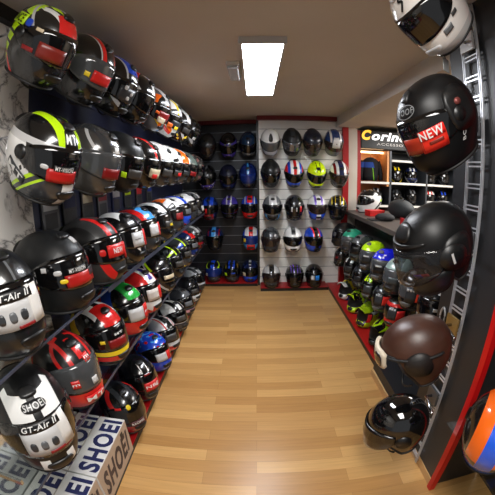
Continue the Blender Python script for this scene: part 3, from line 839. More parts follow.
# spare-part packs hanging on the slatwall between the rows
def pack(y, z, hh, ww, c, c2, label):
    r = empty('hanging_pack', (XL + .012, y, z)); tag(r, label, 'package', 'packs hanging on the left wall')
    bm = bmesh.new(); bx(bm, -.0115, .004, -ww / 2, ww / 2, -hh / 2, hh / 2, .002); finish(bm, 'pouch', cmat(c, .35), r, smooth=False)
    o = box('header_card', .004, .0055, -ww * .42, ww * .42, hh * .12, hh * .42, cmat(c2, .5), r)
    box('picture_card', .004, .0052, -ww * .36, ww * .36, -hh * .4, hh * .04, cmat('dgrey', .5), r)
PK = [(1.46, 1.50, .20, .16, 'grey', 'lgrey', 'grey'), (1.66, 1.49, .22, .15, 'dgrey', 'navy', 'dark grey and navy'), (1.88, 1.50, .20, .15, 'gun', 'cream', 'brown and cream'), (2.10, 1.49, .22, .15, 'grey', 'dred', 'grey and red'),
      (2.34, 1.50, .20, .15, 'navy', 'lgrey', 'navy and white'), (2.58, 1.50, .20, .15, 'dgrey', 'neon', 'dark grey and lime'), (2.86, 1.49, .20, .15, 'gun', 'red', 'brown and bright red'), (3.16, 1.50, .20, .15, 'grey', 'blue', 'grey and blue')]
for k, (y, z, hh, ww, c, c2, nm) in enumerate(PK):
    pack(y, z, hh, ww, c, c2, '%s hanging pack, %s from front between second and third left rows' % (nm, ORD[k]))

# ================================================================== BACK WALLS
def back(rowname, place, Y, yw, items):
    for i, (x, z, pt, desc, kw) in enumerate(items):
        s = kw.pop('s', 1.0); yaw = kw.pop('yaw', -90)
        if z is None: z = .05 + .1555 * s
        hung = z > .4
        helmet(Vector((x, Y, z)), yaw, pt, 0, s, label='%s, %s' % (desc, place), group=rowname, hung=hung, **kw)
        if hung:
            bk = Euler((0, R(pt), R(yaw))).to_matrix() @ Vector((-.186 * s, 0, .01))
            hook((x + bk.x, Y + bk.y, z + bk.z), (x, yw - .0005, z + bk.z), 'hook arms behind the back wall helmets', 'chrome hook arm holding a helmet off the back wall')
G1 = 'helmets on the white back wall'
back(G1, 'top row of white back wall', 4.30, YW, [
 (.215, 2.12, 43, 'white helmet with black crown vent, first from left', dict(base='white', visor='clear', layers=[low('silver', -.03)], stickers=[st(0, .80, .05, .10, 'black', rnd=True, off=.010)], vents=False)),
 (.51, 2.12, 43, 'matte black helmet with grey visor, second from left', dict(base='matte', rough=.45, coat=.1, visor='silver', layers=[topring('dgrey', 0, .03)])),
 (.795, 2.12, 43, 'dark navy helmet with smoky visor, third from left', dict(base=(26, 30, 44), rough=.3, visor='smoke', layers=[low('gun', -.05)])),
 (1.095, 2.13, 43, 'blue helmet with white hanging card, fourth from left', dict(base=(38, 62, 110), layers=[topring('white', .055, .08), low('grey', -.04)], visor='smoke', stickers=[st(0, .66, .10, .13, 'white', off=.010), st(0, .64, .012, .012, 'black', off=.0125, rnd=True)], vents=False))])
back(G1, 'second row of white back wall', 4.30, YW, [
 (.215, 1.69, 35, 'matte black helmet, leftmost', dict(base='matte', rough=.4, coat=.1, layers=[flakes('dgrey', 12, .6)])),
 (.535, 1.69, 37, 'blue white and red striped helmet', dict(base='blue', layers=[topring('white', .02, .06, .03), ('red', [(0, 1, 0, None, .02), (0, 0, 1, .04, None)]), topring('red', .095, .14, .02)], visor='dark')),
 (.85, 1.68, 37, 'fluorescent yellow helmet', dict(base=(214, 245, 10), layers=[('black', [(0, 1, 0, .02, .03), (0, 0, 1, .10, None), (1, 0, 0, -.05, None)]), low((150, 170, 20), -.09)], visor='dark')),
 (1.17, 1.69, 37, 'white helmet with black and red shapes', dict(base='white', layers=[('navy', [(0, 1, 0, None, .035), (0, 0, 1, .06, None)]), topring('dred', .07, .10, .03), low('gun', -.03)], visor='smoke'))])
back(G1, 'third row of white back wall', 4.30, YW, [
 (.235, 1.22, 14, 'pale grey helmet with blue chin corner', dict(base='grey', layers=[topring('lgrey', .0, .05), low('sky', -.07), ('dgrey', [(1, 0, 0, .14, None), (0, 0, 1, None, -.07)])], visor='dark')),
 (.54, 1.22, 14, 'black helmet with red side sticker', dict(layers=[topring('dgrey', .0, .03)], stickers=[st(30, .52, .03, .07, 'red'), st(-20, .52, .02, .06, 'lgrey'), st(5, .52, .015, .05, 'lgrey')])),
 (.86, 1.22, 14, 'white and lilac helmet with blue chin', dict(base='white', layers=[topring('purple', .03, .06), low('blue', -.05), ('white', [(0, 1, 0, None, .03), (0, 0, 1, None, -.06)])], visor='smoke')),
 (1.155, 1.22, 14, 'black helmet with yellow arc lines', dict(layers=[topring('yellow', .075, .088, .0), topring('yellow', .03, .037, .05)], yaw=-102))])
back(G1, 'fourth row of white back wall', 4.30, YW, [
 (.21, .77, 11, 'dark grey helmet with brown side marks', dict(base='dgrey', layers=[topring('grey', .0, .025), band((120, 100, 60), 60, .06, .02)], visor='smoke')),
 (.52, .77, 11, 'white helmet with dark visor', dict(base='white', layers=[('grey', [(0, 1, 0, None, .03), (0, 0, 1, .10, None)])], visor='dark', stickers=[st(0, .46, .05, .05, 'dgrey', rnd=True)])),
 (.82, .77, 11, 'blue and black half-and-half helmet', dict(base='black', layers=[('blue', [(0, 1, 0, .0, None)]), ('black', [(0, 1, 0, None, .03)]), topring('red', .03, .05, .06)], visor='dark', yaw=-80))])
back(G1, 'bottom row on white wall platform', 4.36, YW, [
 (.225, None, 0, 'white and grey helmet with black centre stripe', dict(base='lgrey', layers=[topring('black', .0, .035, .02), low('dgrey', -.04)], visor='smoke')),
 (.57, None, 0, 'dark helmet with purple crown lines', dict(base='dgrey', layers=[topring('purple', .02, .035), topring('purple', .06, .07), low('black', -.05)])),
 (.86, None, 0, 'black helmet with blue and white visor stickers', dict(stickers=[st(8, .50, .055, .065, (40, 130, 225)), st(-18, .50, .05, .06, 'lgrey')]))])
G2 = 'helmets on the dark back wall'
back(G2, 'top row of dark back wall', 4.60, YD, [
 (-.69, 2.11, 39, 'black helmet with pale grey swoosh, leftmost', dict(base=(38, 40, 42), rough=.3, layers=[('grey', [(0, 0, 1, .03, .055), (0, 1, 0, None, .09)]), band('black', 40, .02, .03)], visor='smoke')),
 (-.38, 2.11, 39, 'dark helmet with grey crown and purple sides', dict(base='violet', layers=[topring('grey', .02, .05), ('black', [(0, 0, 1, .09, None)])], visor='dark')),
 (-.09, 2.12, 39, 'dark blue helmet with grey edge', dict(base=(26, 52, 84), layers=[topring('dgrey', .09, .14, .0), low('grey', -.06)], visor='dark'))])
back(G2, 'second row of dark back wall', 4.60, YD, [
 (-.70, 1.65, 27, 'black helmet with violet and white chin pattern', dict(layers=[topring('grey', 0, .014), ('violet', [(0, 0, 1, None, -.03)]), ('lgrey', [(0, 0, 1, None, -.02), ('noise', 26, .56)])])),
 (-.39, 1.65, 27, 'matte dark navy helmet, middle', dict(base=(26, 28, 46), rough=.4, coat=.1, layers=[low('navy', -.05)])),
 (-.10, 1.67, 27, 'glossy dark blue helmet, rightmost', dict(base=(22, 38, 96), layers=[topring('sky', 0, .012), low('dgrey', -.07)], visor='blue'))])
back(G2, 'third row of dark back wall', 4.60, YD, [
 (-.68, 1.19, 12, 'blue and red helmet, leftmost', dict(base='dblue', layers=[topring('blue', .02, .07), low('dred', -.02), ('navy', [(0, 1, 0, .07, None), (0, 0, 1, None, 0)])], stickers=[st(-12, .47, .03, .07, 'red')])),
 (-.38, 1.20, 12, 'violet and white helmet, middle', dict(base='violet', layers=[topring('lgrey', .02, .04), chin('lgrey'), low('black', -.06)])),
 (-.08, 1.20, 12, 'blue helmet with large red chin', dict(base='blue', layers=[topring('red', .0, .04, .09), low('red', -.03), topring('lgrey', .06, .075)]))])
back(G2, 'fourth row of dark back wall', 4.60, YD, [
 (-.62, .73, 10, 'dark blue helmet on nearly empty row', dict(base='dblue', layers=[topring('sky', .0, .03), ('black', [(0, 0, 1, None, -.05)]), topring('dred', .07, .09)])),
 (-.07, .73, 10, 'white red and blue helmet at right end', dict(base='white', layers=[topring('red', .0, .03), ('blue', [(0, 1, 0, .09, None)]), ('red', [(0, 1, 0, None, .06), (0, 0, 1, None, -.06)]), ('sky', [(0, 1, 0, .06, None), (0, 0, 1, None, -.05)])], visor='blue', stickers=[st(-40, .5, .04, .05, 'yellow')]))])
back(G2, 'platform row of dark back wall', 4.62, YD, [
 (-.66, None, 0, 'black blue helmet with yellow green corners', dict(layers=[topring('blue', .0, .03), band('neon', 60, .1, .02, y=.06), low('dgrey', -.06)], visor='blue', stickers=[st(-38, .42, .04, .04, 'lgrey')])),
 (-.37, None, 0, 'black helmet with blue crown and brown sides', dict(layers=[topring('blue', .02, .05), topring((110, 90, 40), .08, .10, .0), low('dgrey', -.06)], stickers=[st(-38, .44, .05, .04, 'neon'), st(10, .5, .06, .02, 'blue')])),
 (-.09, None, 0, 'navy helmet with pale crown point', dict(base='navy', layers=[topring('lgrey', 0, .02, .11), low('blue', -.05)], visor='dark', stickers=[st(-38, .42, .05, .05, 'cream')]))])

# ================================================================== RIGHT DISPLAY
def speccard(ph, t, red=None):
    L = [st(ph, t, .09, .11, (46, 50, 54), off=.0095)]
    for k in range(3): L.append(st(ph - 10 + 10 * k, t + .10, .016, .016, 'lgrey', off=.0118))
    if red is not None: L.append(st(ph + 36, t - .02, .09, .09, red, off=.0100))
    return L
Fr = [
 (1.76, 212, 'white and black helmet half hidden by column', dict(base='matte', layers=[band('white', 60, -.02, .03), band('white', -40, .0, .02), band('lgrey', 20, .1, .02)], stickers=[st(30, .5, .05, .02, 'lgrey')])),
 (2.07, 215, 'black helmet with dark card and red side', dict(visor='clear', ventc='grey', layers=[band('dgrey', 40, 0, .04)], stickers=speccard(14, .44, (225, 62, 30)))),
 (2.40, 215, 'pale teal grey helmet with clear visor', dict(base=(150, 172, 166), visor='clear', layers=[band('dgrey', 40, -.02, .05), low('dgrey', -.05)], stickers=[st(14, .42, .09, .06, (58, 66, 68))])),
 (2.72, 215, 'royal blue helmet with white mark', dict(visor='clear', ventc='grey', base=(24, 34, 215), layers=[('white', [(0, 1, 0, .03, .07), (0, 0, 1, .08, .115), ('noise', 24, .52)]), low('dgrey', -.04)], stickers=[st(12, .44, .11, .08, 'black'), st(12, .52, .06, .014, 'lgrey', off=.0118)])),
 (3.06, 215, 'dark helmet with neon yellow crown', dict(visor='clear', ventc='grey', layers=[('neon', [(0, 0, 1, .06, None)]), low('dgrey', -.05)], stickers=[st(12, .44, .11, .08, (34, 36, 36)), st(12, .53, .06, .014, 'lgrey', off=.0118)])),
 (3.42, 215, 'dark grey helmet with rounded clear brow', dict(base=(58, 66, 64), layers=[topring('grey', .0, .05)], visor='dark', stickers=[st(12, .45, .10, .08, 'black'), st(12, .53, .05, .014, 'grey', off=.0118)])),
 (3.80, 215, 'teal green crowned dark helmet', dict(base='dgrey', layers=[('teal', [(0, 0, 1, .055, None)])], visor='clear', stickers=[st(12, .45, .10, .06, 'gun')])),
 (4.20, 200, 'large round black helmet at far end', dict(s=1.02, base='matte', rough=.3, layers=[], stickers=[st(10, .52, .05, .05, 'grey', rnd=True)])),
]
for it in Fr: it[3].setdefault('s', .96)
stand('helmets on the upper right shelf', 'from front on upper right shelf', ZF, Fr, 1.235)
Gr = [
 (2.34, 215, 'red helmet with dark card over visor', dict(base='red', layers=[('dgrey', [(0, 0, 1, .1, None)])], stickers=speccard(8, .50, (205, 36, 34)))),
 (2.66, 215, 'grey helmet with dark card and red sticker', dict(ventc='grey', base='dgrey', stickers=speccard(8, .50, (205, 40, 34)))),
 (2.98, 215, 'black helmet with neon crown stripes', dict(ventc='grey', layers=[topring('neon', .025, .055, .06), topring('neon', .0, .008, .06)], stickers=[st(10, .44, .11, .09, (52, 56, 58))])),
 (3.33, 215, 'glossy dark helmet with smoke visor', dict(base='dgrey', rough=.15, stickers=[st(10, .44, .09, .06, (30, 32, 34))])),
 (3.69, 215, 'black helmet with white crown flashes', dict(ventc='grey', layers=[topring('white', .03, .07, .07)], stickers=[st(10, .46, .10, .07, (40, 42, 44))])),
 (4.18, 205, 'black helmet with reddish visor glints', dict(layers=[flakes('dgrey', 14, .6)], visor='smoke', stickers=[st(10, .5, .05, .03, 'dred')])),  # dark red visor patch is a painted glint, not a label
]
for it in Gr: it[3].setdefault('s', .86)
stand('helmets on the lower right shelf', 'from front on lower right shelf', ZG, Gr, 1.245)
Hr = [
 (2.60, 218, 'black motocross helmet with neon edging', dict(kind='cross', layers=[topring('neon', .075, .10, .0), ('neon', [(0, 0, 1, -.15, -.125)]), band('neon', 45, .1, .03), topring('neon', .0, .02, .08)])),
 (3.02, 218, 'fluorescent motocross helmet with red tag', dict(kind='cross', base=(190, 225, 30), layers=[('black', [('noise', 12, .60)]), ('white', [(0, 0, 1, .04, .07), (0, 1, 0, .05, None)])], stickers=[st(40, .48, .05, .10, 'red', off=.02)])),
 (3.40, 218, 'black and yellow green motocross helmet', dict(kind='cross', layers=[('neon', [('noise', 15, .49)]), band('lgrey', 40, .02, .02)])),
 (3.82, 218, 'motocross helmet in yellow blue and white', dict(kind='cross', base=(60, 66, 50), layers=[('yellow', [('noise', 14, .50)]), ('blue', [(0, 0, 1, None, -.09)]), ('white', [(1, 0, 0, .15, None)])])),
]
for it in Hr: it[3].setdefault('s', .84)
stand('motocross helmets on the right platform', 'from front on right red platform', .05, Hr, 1.245)

# ================================================================== BIG HELMETS ON THE COLUMN RAIL
def bighook(p, back_, zr, label, c='grey'):
    """mount plate on the ladder rail with an arm to the helmet"""
    r = empty('helmet_hook', (.972, 1.2, zr)); tag(r, label, 'hook')
    box('mount_plate', -.014, -.002, -.05, .05, -.045, .045, mat('mount_' + c, c, .35, .5), r, bev=.003)
    bm = bmesh.new(); d = Vector(back_) - Vector((.972, 1.2, zr))
    tube(bm, [(-.014, 0, 0), (-.05, 0, 0), d], .008, 8); finish(bm, 'arm', CHROME, r)
def big(p, yaw, pitch, s, zr, hl, c='grey', bx_=-.19, roll=0, **kw):
    h = helmet(Vector(p), yaw, pitch, roll, s, hung=True, **kw)
    b = Euler((R(roll), R(pitch), R(yaw))).to_matrix() @ Vector((bx_ * s, 0, .01))
    bighook(p, Vector(p) + b, zr, hl, c)
    return h
MATTE = lambda n: paint(n, (13, 13, 14), rough=.40, coat=.0)
# white helmet at the top
h = big((.66, 1.02, 2.33), 187, 60, .99, 2.30, 'grey mount plate on hook rail beside the white helmet', c='lgrey', paintm=paint('paint_gloss_white', (222, 218, 214), [('dgrey', [(0, 0, 1, -.012, -.006), (0, 1, 0, .1, None)]), ('lgrey', [(0, 0, 1, None, -.115)])], .2),
    visor='dark', ventc='lgrey', vents=True, label='glossy white full-face helmet hanging at the top of the hook rail', stickers=[st(48, .26, .045, .02, 'grey', off=.003), st(70, .33, .03, .012, (60, 60, 60), off=.003)])
def glyph(kind, pts, wd, ph, t, m, parent, off, name):
    bm = bmesh.new()
    for (a, b) in zip(pts[:-1], pts[1:]):
        d = Vector((b[0] - a[0], b[1] - a[1], 0)); n = Vector((-d.y, d.x, 0)).normalized() * wd / 2; N = 6
        L = []
        for k in range(N + 1):
            q = Vector((a[0], a[1], 0)) + d * k / N
            L.append([bm.verts.new(mapuv(kind, R(ph), t, (q + sg * n).x, (q + sg * n).y, 0, off)) for sg in (-1, 1)])
        for k in range(N): bm.faces.new((L[k][0], L[k + 1][0], L[k + 1][1], L[k][1]))
    return finish(bm, name, m, parent, smooth=False)
glyph('full', [(.012, .03), (-.012, .010), (.012, .002), (-.012, -.028)], .009, 14, .74, cmat('black'), h, .004, 'emblem')
# black modular helmet with the NEW sticker
h = big((.675, 1.05, 1.88), 188, 36, 1.02, 1.90, 'grey mount plate on hook rail beside the helmet with NEW sticker', paintm=MATTE('paint_matte_a'), visor='dark', vents=False,
    label='matte black full-face helmet with red NEW sticker, hanging on the column', stickers=[
    st(40, .44, .095, .07, (214, 40, 26), off=.0095), st(40, .51, .09, .03, (222, 34, 28), 'NEW', th=.028, tw=.085, off=.0118), st(43, .415, .05, .01, (120, 40, 30), off=.0118), st(9, .43, .08, .055, (160, 46, 26), off=.0095)])
inst('side_plate', 'sideplate', lambda: bm_of(block('full', R(92), .56, .12, .15, .007)), mat('matte_plate', (14, 14, 15), .4), h)
pv = inst('pivot_screw', 'pivotscrew', lambda: disc('full', R(88), .60, .012, .013), mat('pivot_red', (120, 60, 56), .4, .4), h)
inst('brow_vent', 'browvent', lambda: bm_of(block('full', R(4), .83, .028, .05, .008)), BLK, h)
LOGO = mat('logo_grey', (128, 130, 132), .4)
def oval(kind, ph, t, rx_, rz_, m, parent, off):
    bm = bmesh.new(); N = 36
    tube(bm, [mapuv(kind, R(ph), t, rx_ * math.cos(2 * PI * k / N), rz_ * math.sin(2 * PI * k / N), 0, off) for k in range(N)], .0016, 5, True)
    return finish(bm, 'logo_ring', m, parent)
oval('full', 8, .705, .042, .022, LOGO, h, .003)
wrap_text('full', 'ROOF', R(8), .705, .02, LOGO, h, .004, name='logo_lettering')
wrap_text('full', 'BOXXER', R(84), .42, .014, mat('logo_white', (190, 190, 190), .4), h, .006, rot=R(82), width=.10)
# black open-face helmet with long clear visor
def jet_extra(h, m, seam=True):
    inst('side_plate', 'sideplate_jet', lambda: bm_of(block('jet', R(95), .47, .13, .13, .006)), m, h)
h = big((.675, 1.045, 1.41), 183, 28, .98, 1.39, 'grey mount plate on hook rail beside black open-face helmet', kind='jet', paintm=MATTE('paint_matte_b'), visor='glass',
    label='matte black open-face helmet with clear visor, hanging beside the counter', stickers=[st(6, .70, .05, .014, (40, 30, 36), off=.003), st(34, .34, .05, .03, (150, 40, 50), off=.0115), st(28, .36, .03, .02, (80, 60, 140), off=.0135)])  # red and violet visor patches paint in a coloured reflection
jet_extra(h, mat('matte_plate', (14, 14, 15), .4))
inst('brow_trim', 'browtrim', lambda: bm_of(block('jet', 0, .655, .25, .012, .010, nu=16)), BLK, h)
inst('brow_scoop', 'browscoop', lambda: bm_of(block('jet', 0, .76, .10, .07, .008, taper=.8)), mat('matte_plate', (14, 14, 15), .4), h)
glyph('jet', [(0, .02), (0, -.02)], .008, 82, .46, mat('logo_white', (190, 190, 190), .4), h, .0165, 'side_mark')
# black lower face guard of the open-face helmet
inst('chin_guard', 'jetguard', lambda: bm_of(block('full', R(58), .17, .16, .10, .004)), BLK, h)
# brown leather vintage helmet
LEA = mat('brown_leather', (74, 40, 27), .38, coat=.0, bump=.12, bscale=40)
nt = LEA.node_tree; g = NG(nt); nz = g.n('ShaderNodeTexNoise'); nz.inputs['Scale'].default_value = 7; nz.inputs['Detail'].default_value = 5
tcn = g.n('ShaderNodeTexCoord'); g.l(tcn.outputs['Object'], nz.inputs['Vector'])
g.l(g.mix(nz.outputs['Fac'], rgba((34, 18, 13)), rgba((80, 48, 35))), nt.nodes['Principled BSDF'].inputs['Base Color'])
inst('side_disc', 'jetdisc', lambda: disc('jet', R(82), .46, .05, .014), mat('matte_plate', (14, 14, 15), .4), h)
h = big((.67, 1.05, .955), 166, 14, .96, .97, 'gold mount plate on hook rail beside brown leather helmet', c='gold', kind='jet', paintm=LEA, visor=None,
    label='brown leather open-face vintage helmet hanging on the column rail')
def gog(bm, base):
    def f(u, v, o): return mapuv('jet', 0, .53, (u - .5) * .17, (v - .5) * .075 * (1 - .3 * (2 * abs(u - .5)) ** 4), 0, .012 + (o if o > 0 else -.004))
    grid_patch(bm, f, 14, 4, .012)
inst('goggle_frame', 'goggleframe', lambda: bm_of(gog), mat('goggle_cream', (196, 184, 164), .45), h)
for sg in (-1, 1):
    inst('goggle_lens', 'gogglelens%d' % sg, lambda sg=sg: bm_of(block('jet', sg * R(16), .53, .06, .045, .003), .024), VIS['smoke'], h)
for sg in (-1, 1):
    def strapm(sg=sg):
        bm = bmesh.new(); tube(bm, [mapuv('jet', 0, .56, sg * (.085 + .24 * k / 14), .0, 0, .005) for k in range(15)], .007, 6); return bm
    inst('goggle_strap', 'gogglestrap%d' % sg, strapm, RUB, h)
inst('ear_disc', 'eardisc', lambda: disc('jet', R(84), .50, .058, .013), mat('ear_leather', (24, 20, 19), .5), h)
# glossy black open-face helmet at the bottom
h = big((.70, 1.08, .49), 168, 16, .98, .53, 'grey mount plate low on hook rail beside glossy black helmet', kind='jet', paintm=paint('paint_gloss_black', (9, 9, 10), rough=.06, coat=1), visor='dark',
    label='glossy black open-face helmet hanging lowest on the column rail')

# hanging clear card under the white helmet and chain link on the column
t = empty('price_tag', (.735, 1.06, 2.13), (0, 0, R(30))); tag(t, 'small clear plastic tag hanging below the white helmet', 'tag')
bm = bmesh.new(); bx(bm, -.025, .025, -.0015, .0015, -.055, 0, .001); finish(bm, 'card', mat('tag_plastic', (150, 152, 150), .15), t, smooth=False)
bm = bmesh.new(); tube(bm, [(0, 0, 0), (.004, .01, .05), (.01, .02, .09)], .002, 5); finish(bm, 'string', RUB, t)
bm = bmesh.new()
tube(bm, [(0, .022 * math.cos(a) , .05 * math.sin(a)) for a in [2 * PI * k / 24 for k in range(24)]], .006, 6, True)
o = finish(bm, 'hanging_chain_link', mat('link_grey', (196, 196, 196), .4, .3)); o.location = (.993, 1.335, .95); tag(o, 'pale oval chain link on black column beside brown helmet', 'chain link')

# helmets on the near right display, cut by the picture edge
shelf(.86, 1.359, .2, .90, .62, 'glass shelf at right edge under orange and blue helmet', None, -1, (.3, .8))
helmet(Vector((.92, .66, .62 + .1555 * 1.05)), 42, 0, 0, 1.05, label='black helmet with wide orange and blue bands at right edge', base='black',
       layers=[('orange', [(0, 1, 0, .032, .085), (1, 0, 0, None, .09), (0, 0, 1, -.06, None)]), ((20, 90, 225), [(0, 1, 0, None, .032), (1, 0, 0, None, .09), (0, 0, 1, -.1, None)]), ('white', [(0, 1, 0, .028, .036), (1, 0, 0, -.12, .0)]), ((20, 90, 225), [(0, 0, 1, None, -.1), (1, 0, 0, None, 0)])], vents=False)
shelf(1.08, 1.359, .2, .90, 1.0, 'glass shelf at right edge under pale patterned helmet', None, -1, (.3, .8))
helmet(Vector((1.14, .70, 1.0 + .1555)), 205, 0, 0, 1.0, label='dark helmet with purple and cream pattern at right edge, beside red trim', base='dgrey', layers=[flakes('purple', 14, .56), flakes('cream', 20, .58)])

# ================================================================== SHOE-BOX STYLE HELMET CARTONS
CARD = mat('carton_white', (214, 213, 210), .55)
CARD2 = mat('carton_side', (178, 158, 138), .6)
NAVYT = mat('print_navy', (30, 36, 82), .5)
BROWNT = mat('print_brown', (58, 46, 50), .5)
def carton(x0, x1, y0, y1, z0, z1, label):
    r = empty('helmet_carton', ((x0 + x1) / 2, (y0 + y1) / 2, z0)); tag(r, label, 'box', 'white cartons stacked at the front left')
    hx, hy, h = (x1 - x0) / 2, (y1 - y0) / 2, z1 - z0
    box('carton_body', -hx, hx, -hy, hy, 0, h, CARD, r, bev=.004)
    box('side_panel', hx, hx + .0012, -hy + .004, hy - .004, .004, h - .004, CARD2, r)
    # top lettering runs along the box length (reads from the aisle's near end)
    M = Matrix.Translation((.02, 0, h + .0012)) @ Matrix(((0, -1, 0, 0), (1, 0, 0, 0), (0, 0, 1, 0), (0, 0, 0, 1)))
    flat_text('SHOEI', 'top_lettering', NAVYT, .122, M, r, bold=.04, width=2 * hy * .9, space=1.16)
    M = Matrix.Translation((hx + .0025, .0, h * .5)) @ Matrix(((0, 0, 1, 0), (1, 0, 0, 0), (0, 1, 0, 0), (0, 0, 0, 1)))
    flat_text('SHOEI', 'side_lettering', BROWNT, h * .62, M, r, bold=.04, width=2 * hy * .88, shear=.25, space=1.14)
    bm = bmesh.new(); bx(bm, hx + .001, hx + .003, hy * .52, hy * .66, h * .80, h * .9); finish(bm, 'hand_hole', BLK, r, smooth=False)
    return r
for x0, x1, where in ((-1.095, -.945, 'beside the wall'), (-.94, -.775, 'at the aisle edge')):
    carton(x0, x1, .845, 1.285, .052, .315, 'white carton with navy lettering, far row, ' + where)
    carton(x0, x1, .395, .838, .052, .315, 'white carton with navy lettering, near row, ' + where)

# ================================================================== COUNTER ITEMS
def on_counter(x, y): return Vector((x, y, 1.15))
helmet(on_counter(1.60, 4.22) + Vector((0, 0, .1645)), 185, 0, 0, 1.05, label='white helmet with black crown standing on the grey counter', base='white', layers=[('black', [(0, 0, 1, .075, None)]), band('black', 40, -.12, .03), ('neon', [(-1, 0, 0, .12, None), (0, 0, 1, .0, .03)])], visor='dark')
r = empty('red_box', on_counter(1.55, 3.86), (0, 0, .2)); tag(r, 'small red box lying on the grey counter', 'box')
box('box_body', -.11, .11, -.07, .07, 0, .055, mat('red_card', (196, 24, 22), .5), r, bev=.004)
box('box_lid', -.113, .113, -.073, .073, .056, .075, mat('red_card', (196, 24, 22), .5), r, bev=.004)
r = empty('baseball_hat', on_counter(1.52, 3.45)); tag(r, 'flat black round hat on the counter in front of red box', 'hat')
bm = bmesh.new(); bmesh.ops.create_uvsphere(bm, u_segments=24, v_segments=12, radius=.12)
for v in bm.verts: v.co.z = max(0, v.co.z * .42 + .035)
finish(bm, 'crown', mat('cap_cloth', (30, 30, 32), .85), r)
bm = bmesh.new(); bx(bm, -.2, -.06, -.085, .085, 0, .012, .004); finish(bm, 'brim', mat('cap_cloth', (30, 30, 32), .85), r)
r = empty('black_bag', on_counter(1.86, 3.72)); tag(r, 'rounded black helmet bag on the counter', 'bag')
bm = bmesh.new(); bmesh.ops.create_uvsphere(bm, u_segments=24, v_segments=14, radius=1)
for v in bm.verts: v.co = Vector((v.co.x * .15, v.co.y * .26, max(-.11, v.co.z * .12) + .11))
finish(bm, 'pouch', mat('bag_cloth', (34, 38, 40), .75, bump=.4, bscale=25), r)
bm = bmesh.new(); tube(bm, [(-.02, -.1 + .2 * k / 10, .228 + .035 * math.sin(PI * k / 10)) for k in range(11)], .008, 6); finish(bm, 'handle', RUB, r)
r = empty('red_stand', on_counter(1.42, 2.78)); tag(r, 'small upright red card stand on counter behind black helmet', 'sign')
bm = bmesh.new(); bx(bm, -.03, .03, -.05, .05, 0, .01); finish(bm, 'foot', RED, r, smooth=False)
bm = bmesh.new(); bx(bm, -.006, .006, -.05, .05, .01, .12); finish(bm, 'card', RED, r, smooth=False)

# ================================================================== BACK ROOM behind the counter
YB = 5.0
box('wall_far', 1.40, 4.6, YB + .5, YB + .55, 0, HC, WPL, kind='structure')
box('wall_right_far', 4.55, 4.6, .9, YB + .5, 0, HC, WPL, kind='structure')
un = empty('display_unit', (1.66, YB, 0)); tag(un, 'tall dark clothing and helmet display unit with white shelf edges', 'display unit')
DK = mat('unit_dark', (22, 24, 27), .5)
WOOD = mat('unit_wood', (222, 156, 96), .5)
SE = mat('shelf_edge_white', (215, 215, 210), .4)
box('red_post', 0, .075, 0, .45, 0, 2.41, RED, un)
box('back_panel', .62, 2.6, .42, .45, 0, 2.10, DK, un)
box('wood_back', .08, .62, .42, .45, 0, 2.10, WOOD, un)
box('wood_side', .56, .60, .02, .42, 1.50, 2.10, WOOD, un)
for x in (.60, 1.32, 2.1): box('upright', x, x + .035, 0, .42, 0, 2.10, mat('unit_post', (70, 74, 80), .4, .3), un)
for z, x0 in ((1.95, .64), (1.57, .08), (1.18, .08), (.8, .08)):
    sh = box('unit_shelf', x0, 2.6, .012, .42, z - .025, z, DK, un)
    box('shelf_edge', x0, 2.6, 0, .012, z - .03, z + .005, SE, sh)
box('fascia', .075, 2.6, -.005, .45, 2.12, 2.41, DK, un)
lt = box('inner_light', .12, .56, .2, .24, 2.06, 2.09, mat('inner_light', (255, 205, 150), .5, emit=7), un)
# the shop sign
sg = empty('shop_sign', (1.74, YB - .007, 2.285)); tag(sg, 'black sign board with white lettering and yellow first letter in back room', 'sign')
box('sign_board', 0, 1.6, -.012, 0, -.155, .12, mat('sign_black', (16, 17, 19), .45), sg)
MT = lambda x, z: Matrix.Translation((x, -.0135, z)) @ Matrix(((1, 0, 0, 0), (0, 0, -1, 0), (0, 1, 0, 0), (0, 0, 0, 1)))
flat_text('C', 'first_letter', mat('sign_yellow', (250, 190, 60), .5, emit=1.2), .17, MT(.09, .055), sg, bold=.05, shear=.25)
flat_text('orine', 'lettering', mat('sign_white', (245, 245, 245), .5, emit=1.2), .145, MT(.50, .045), sg, bold=.035, shear=.25, width=.64, space=1.1)
flat_text('ACCESSOIRES', 'small_lettering', mat('sign_white2', (220, 220, 220), .5), .04, MT(.62, -.085), sg, bold=.01, width=.7, space=1.15)
# jacket on a hanger
jk = empty('jacket', (1.98, YB + .2, 1.62), s=.80); jk.scale = (.8, .8, .85); jk.location.z = 1.637; tag(jk, 'black motorcycle jacket with blue shoulders hanging in lit wooden bay', 'jacket')
def jacket_body():
    bm = bmesh.new(); rows = []
    prof = [(-.06, .17, .09), (.05, .18, .10), (.16, .19, .10), (.26, .2, .10), (.33, .19, .085), (.38, .13, .06), (.41, .06, .045)]
    for z, hw, hd in prof: rows.append([bm.verts.new((hw * math.cos(2 * PI * k / 20), hd * math.sin(2 * PI * k / 20), z)) for k in range(20)])
    for j in range(len(rows) - 1):
        for k in range(20): bm.faces.new((rows[j][k], rows[j][(k + 1) % 20], rows[j + 1][(k + 1) % 20], rows[j + 1][k]))
    bm.faces.new(rows[0]); bm.faces.new(rows[-1]); return bm
JM = paint('jacket_cloth', (22, 24, 28), [((34, 66, 140), [(0, 0, 1, .2, .31), (1, 0, .3, None, .12)]), ((120, 190, 30), [(1, 0, .15, .04, .055), (0, 0, 1, None, .2)])], .8, 0)
finish(jacket_body(), 'torso', JM, jk)
for s_ in (-1, 1):
    bm = bmesh.new(); pts = [(s_ * .17, 0, .33), (s_ * .21, -.01, .22), (s_ * .23, -.02, .08), (s_ * .23, -.03, -.05)]
    tube(bm, pts, .052, 10); finish(bm, 'sleeve', JM, jk)
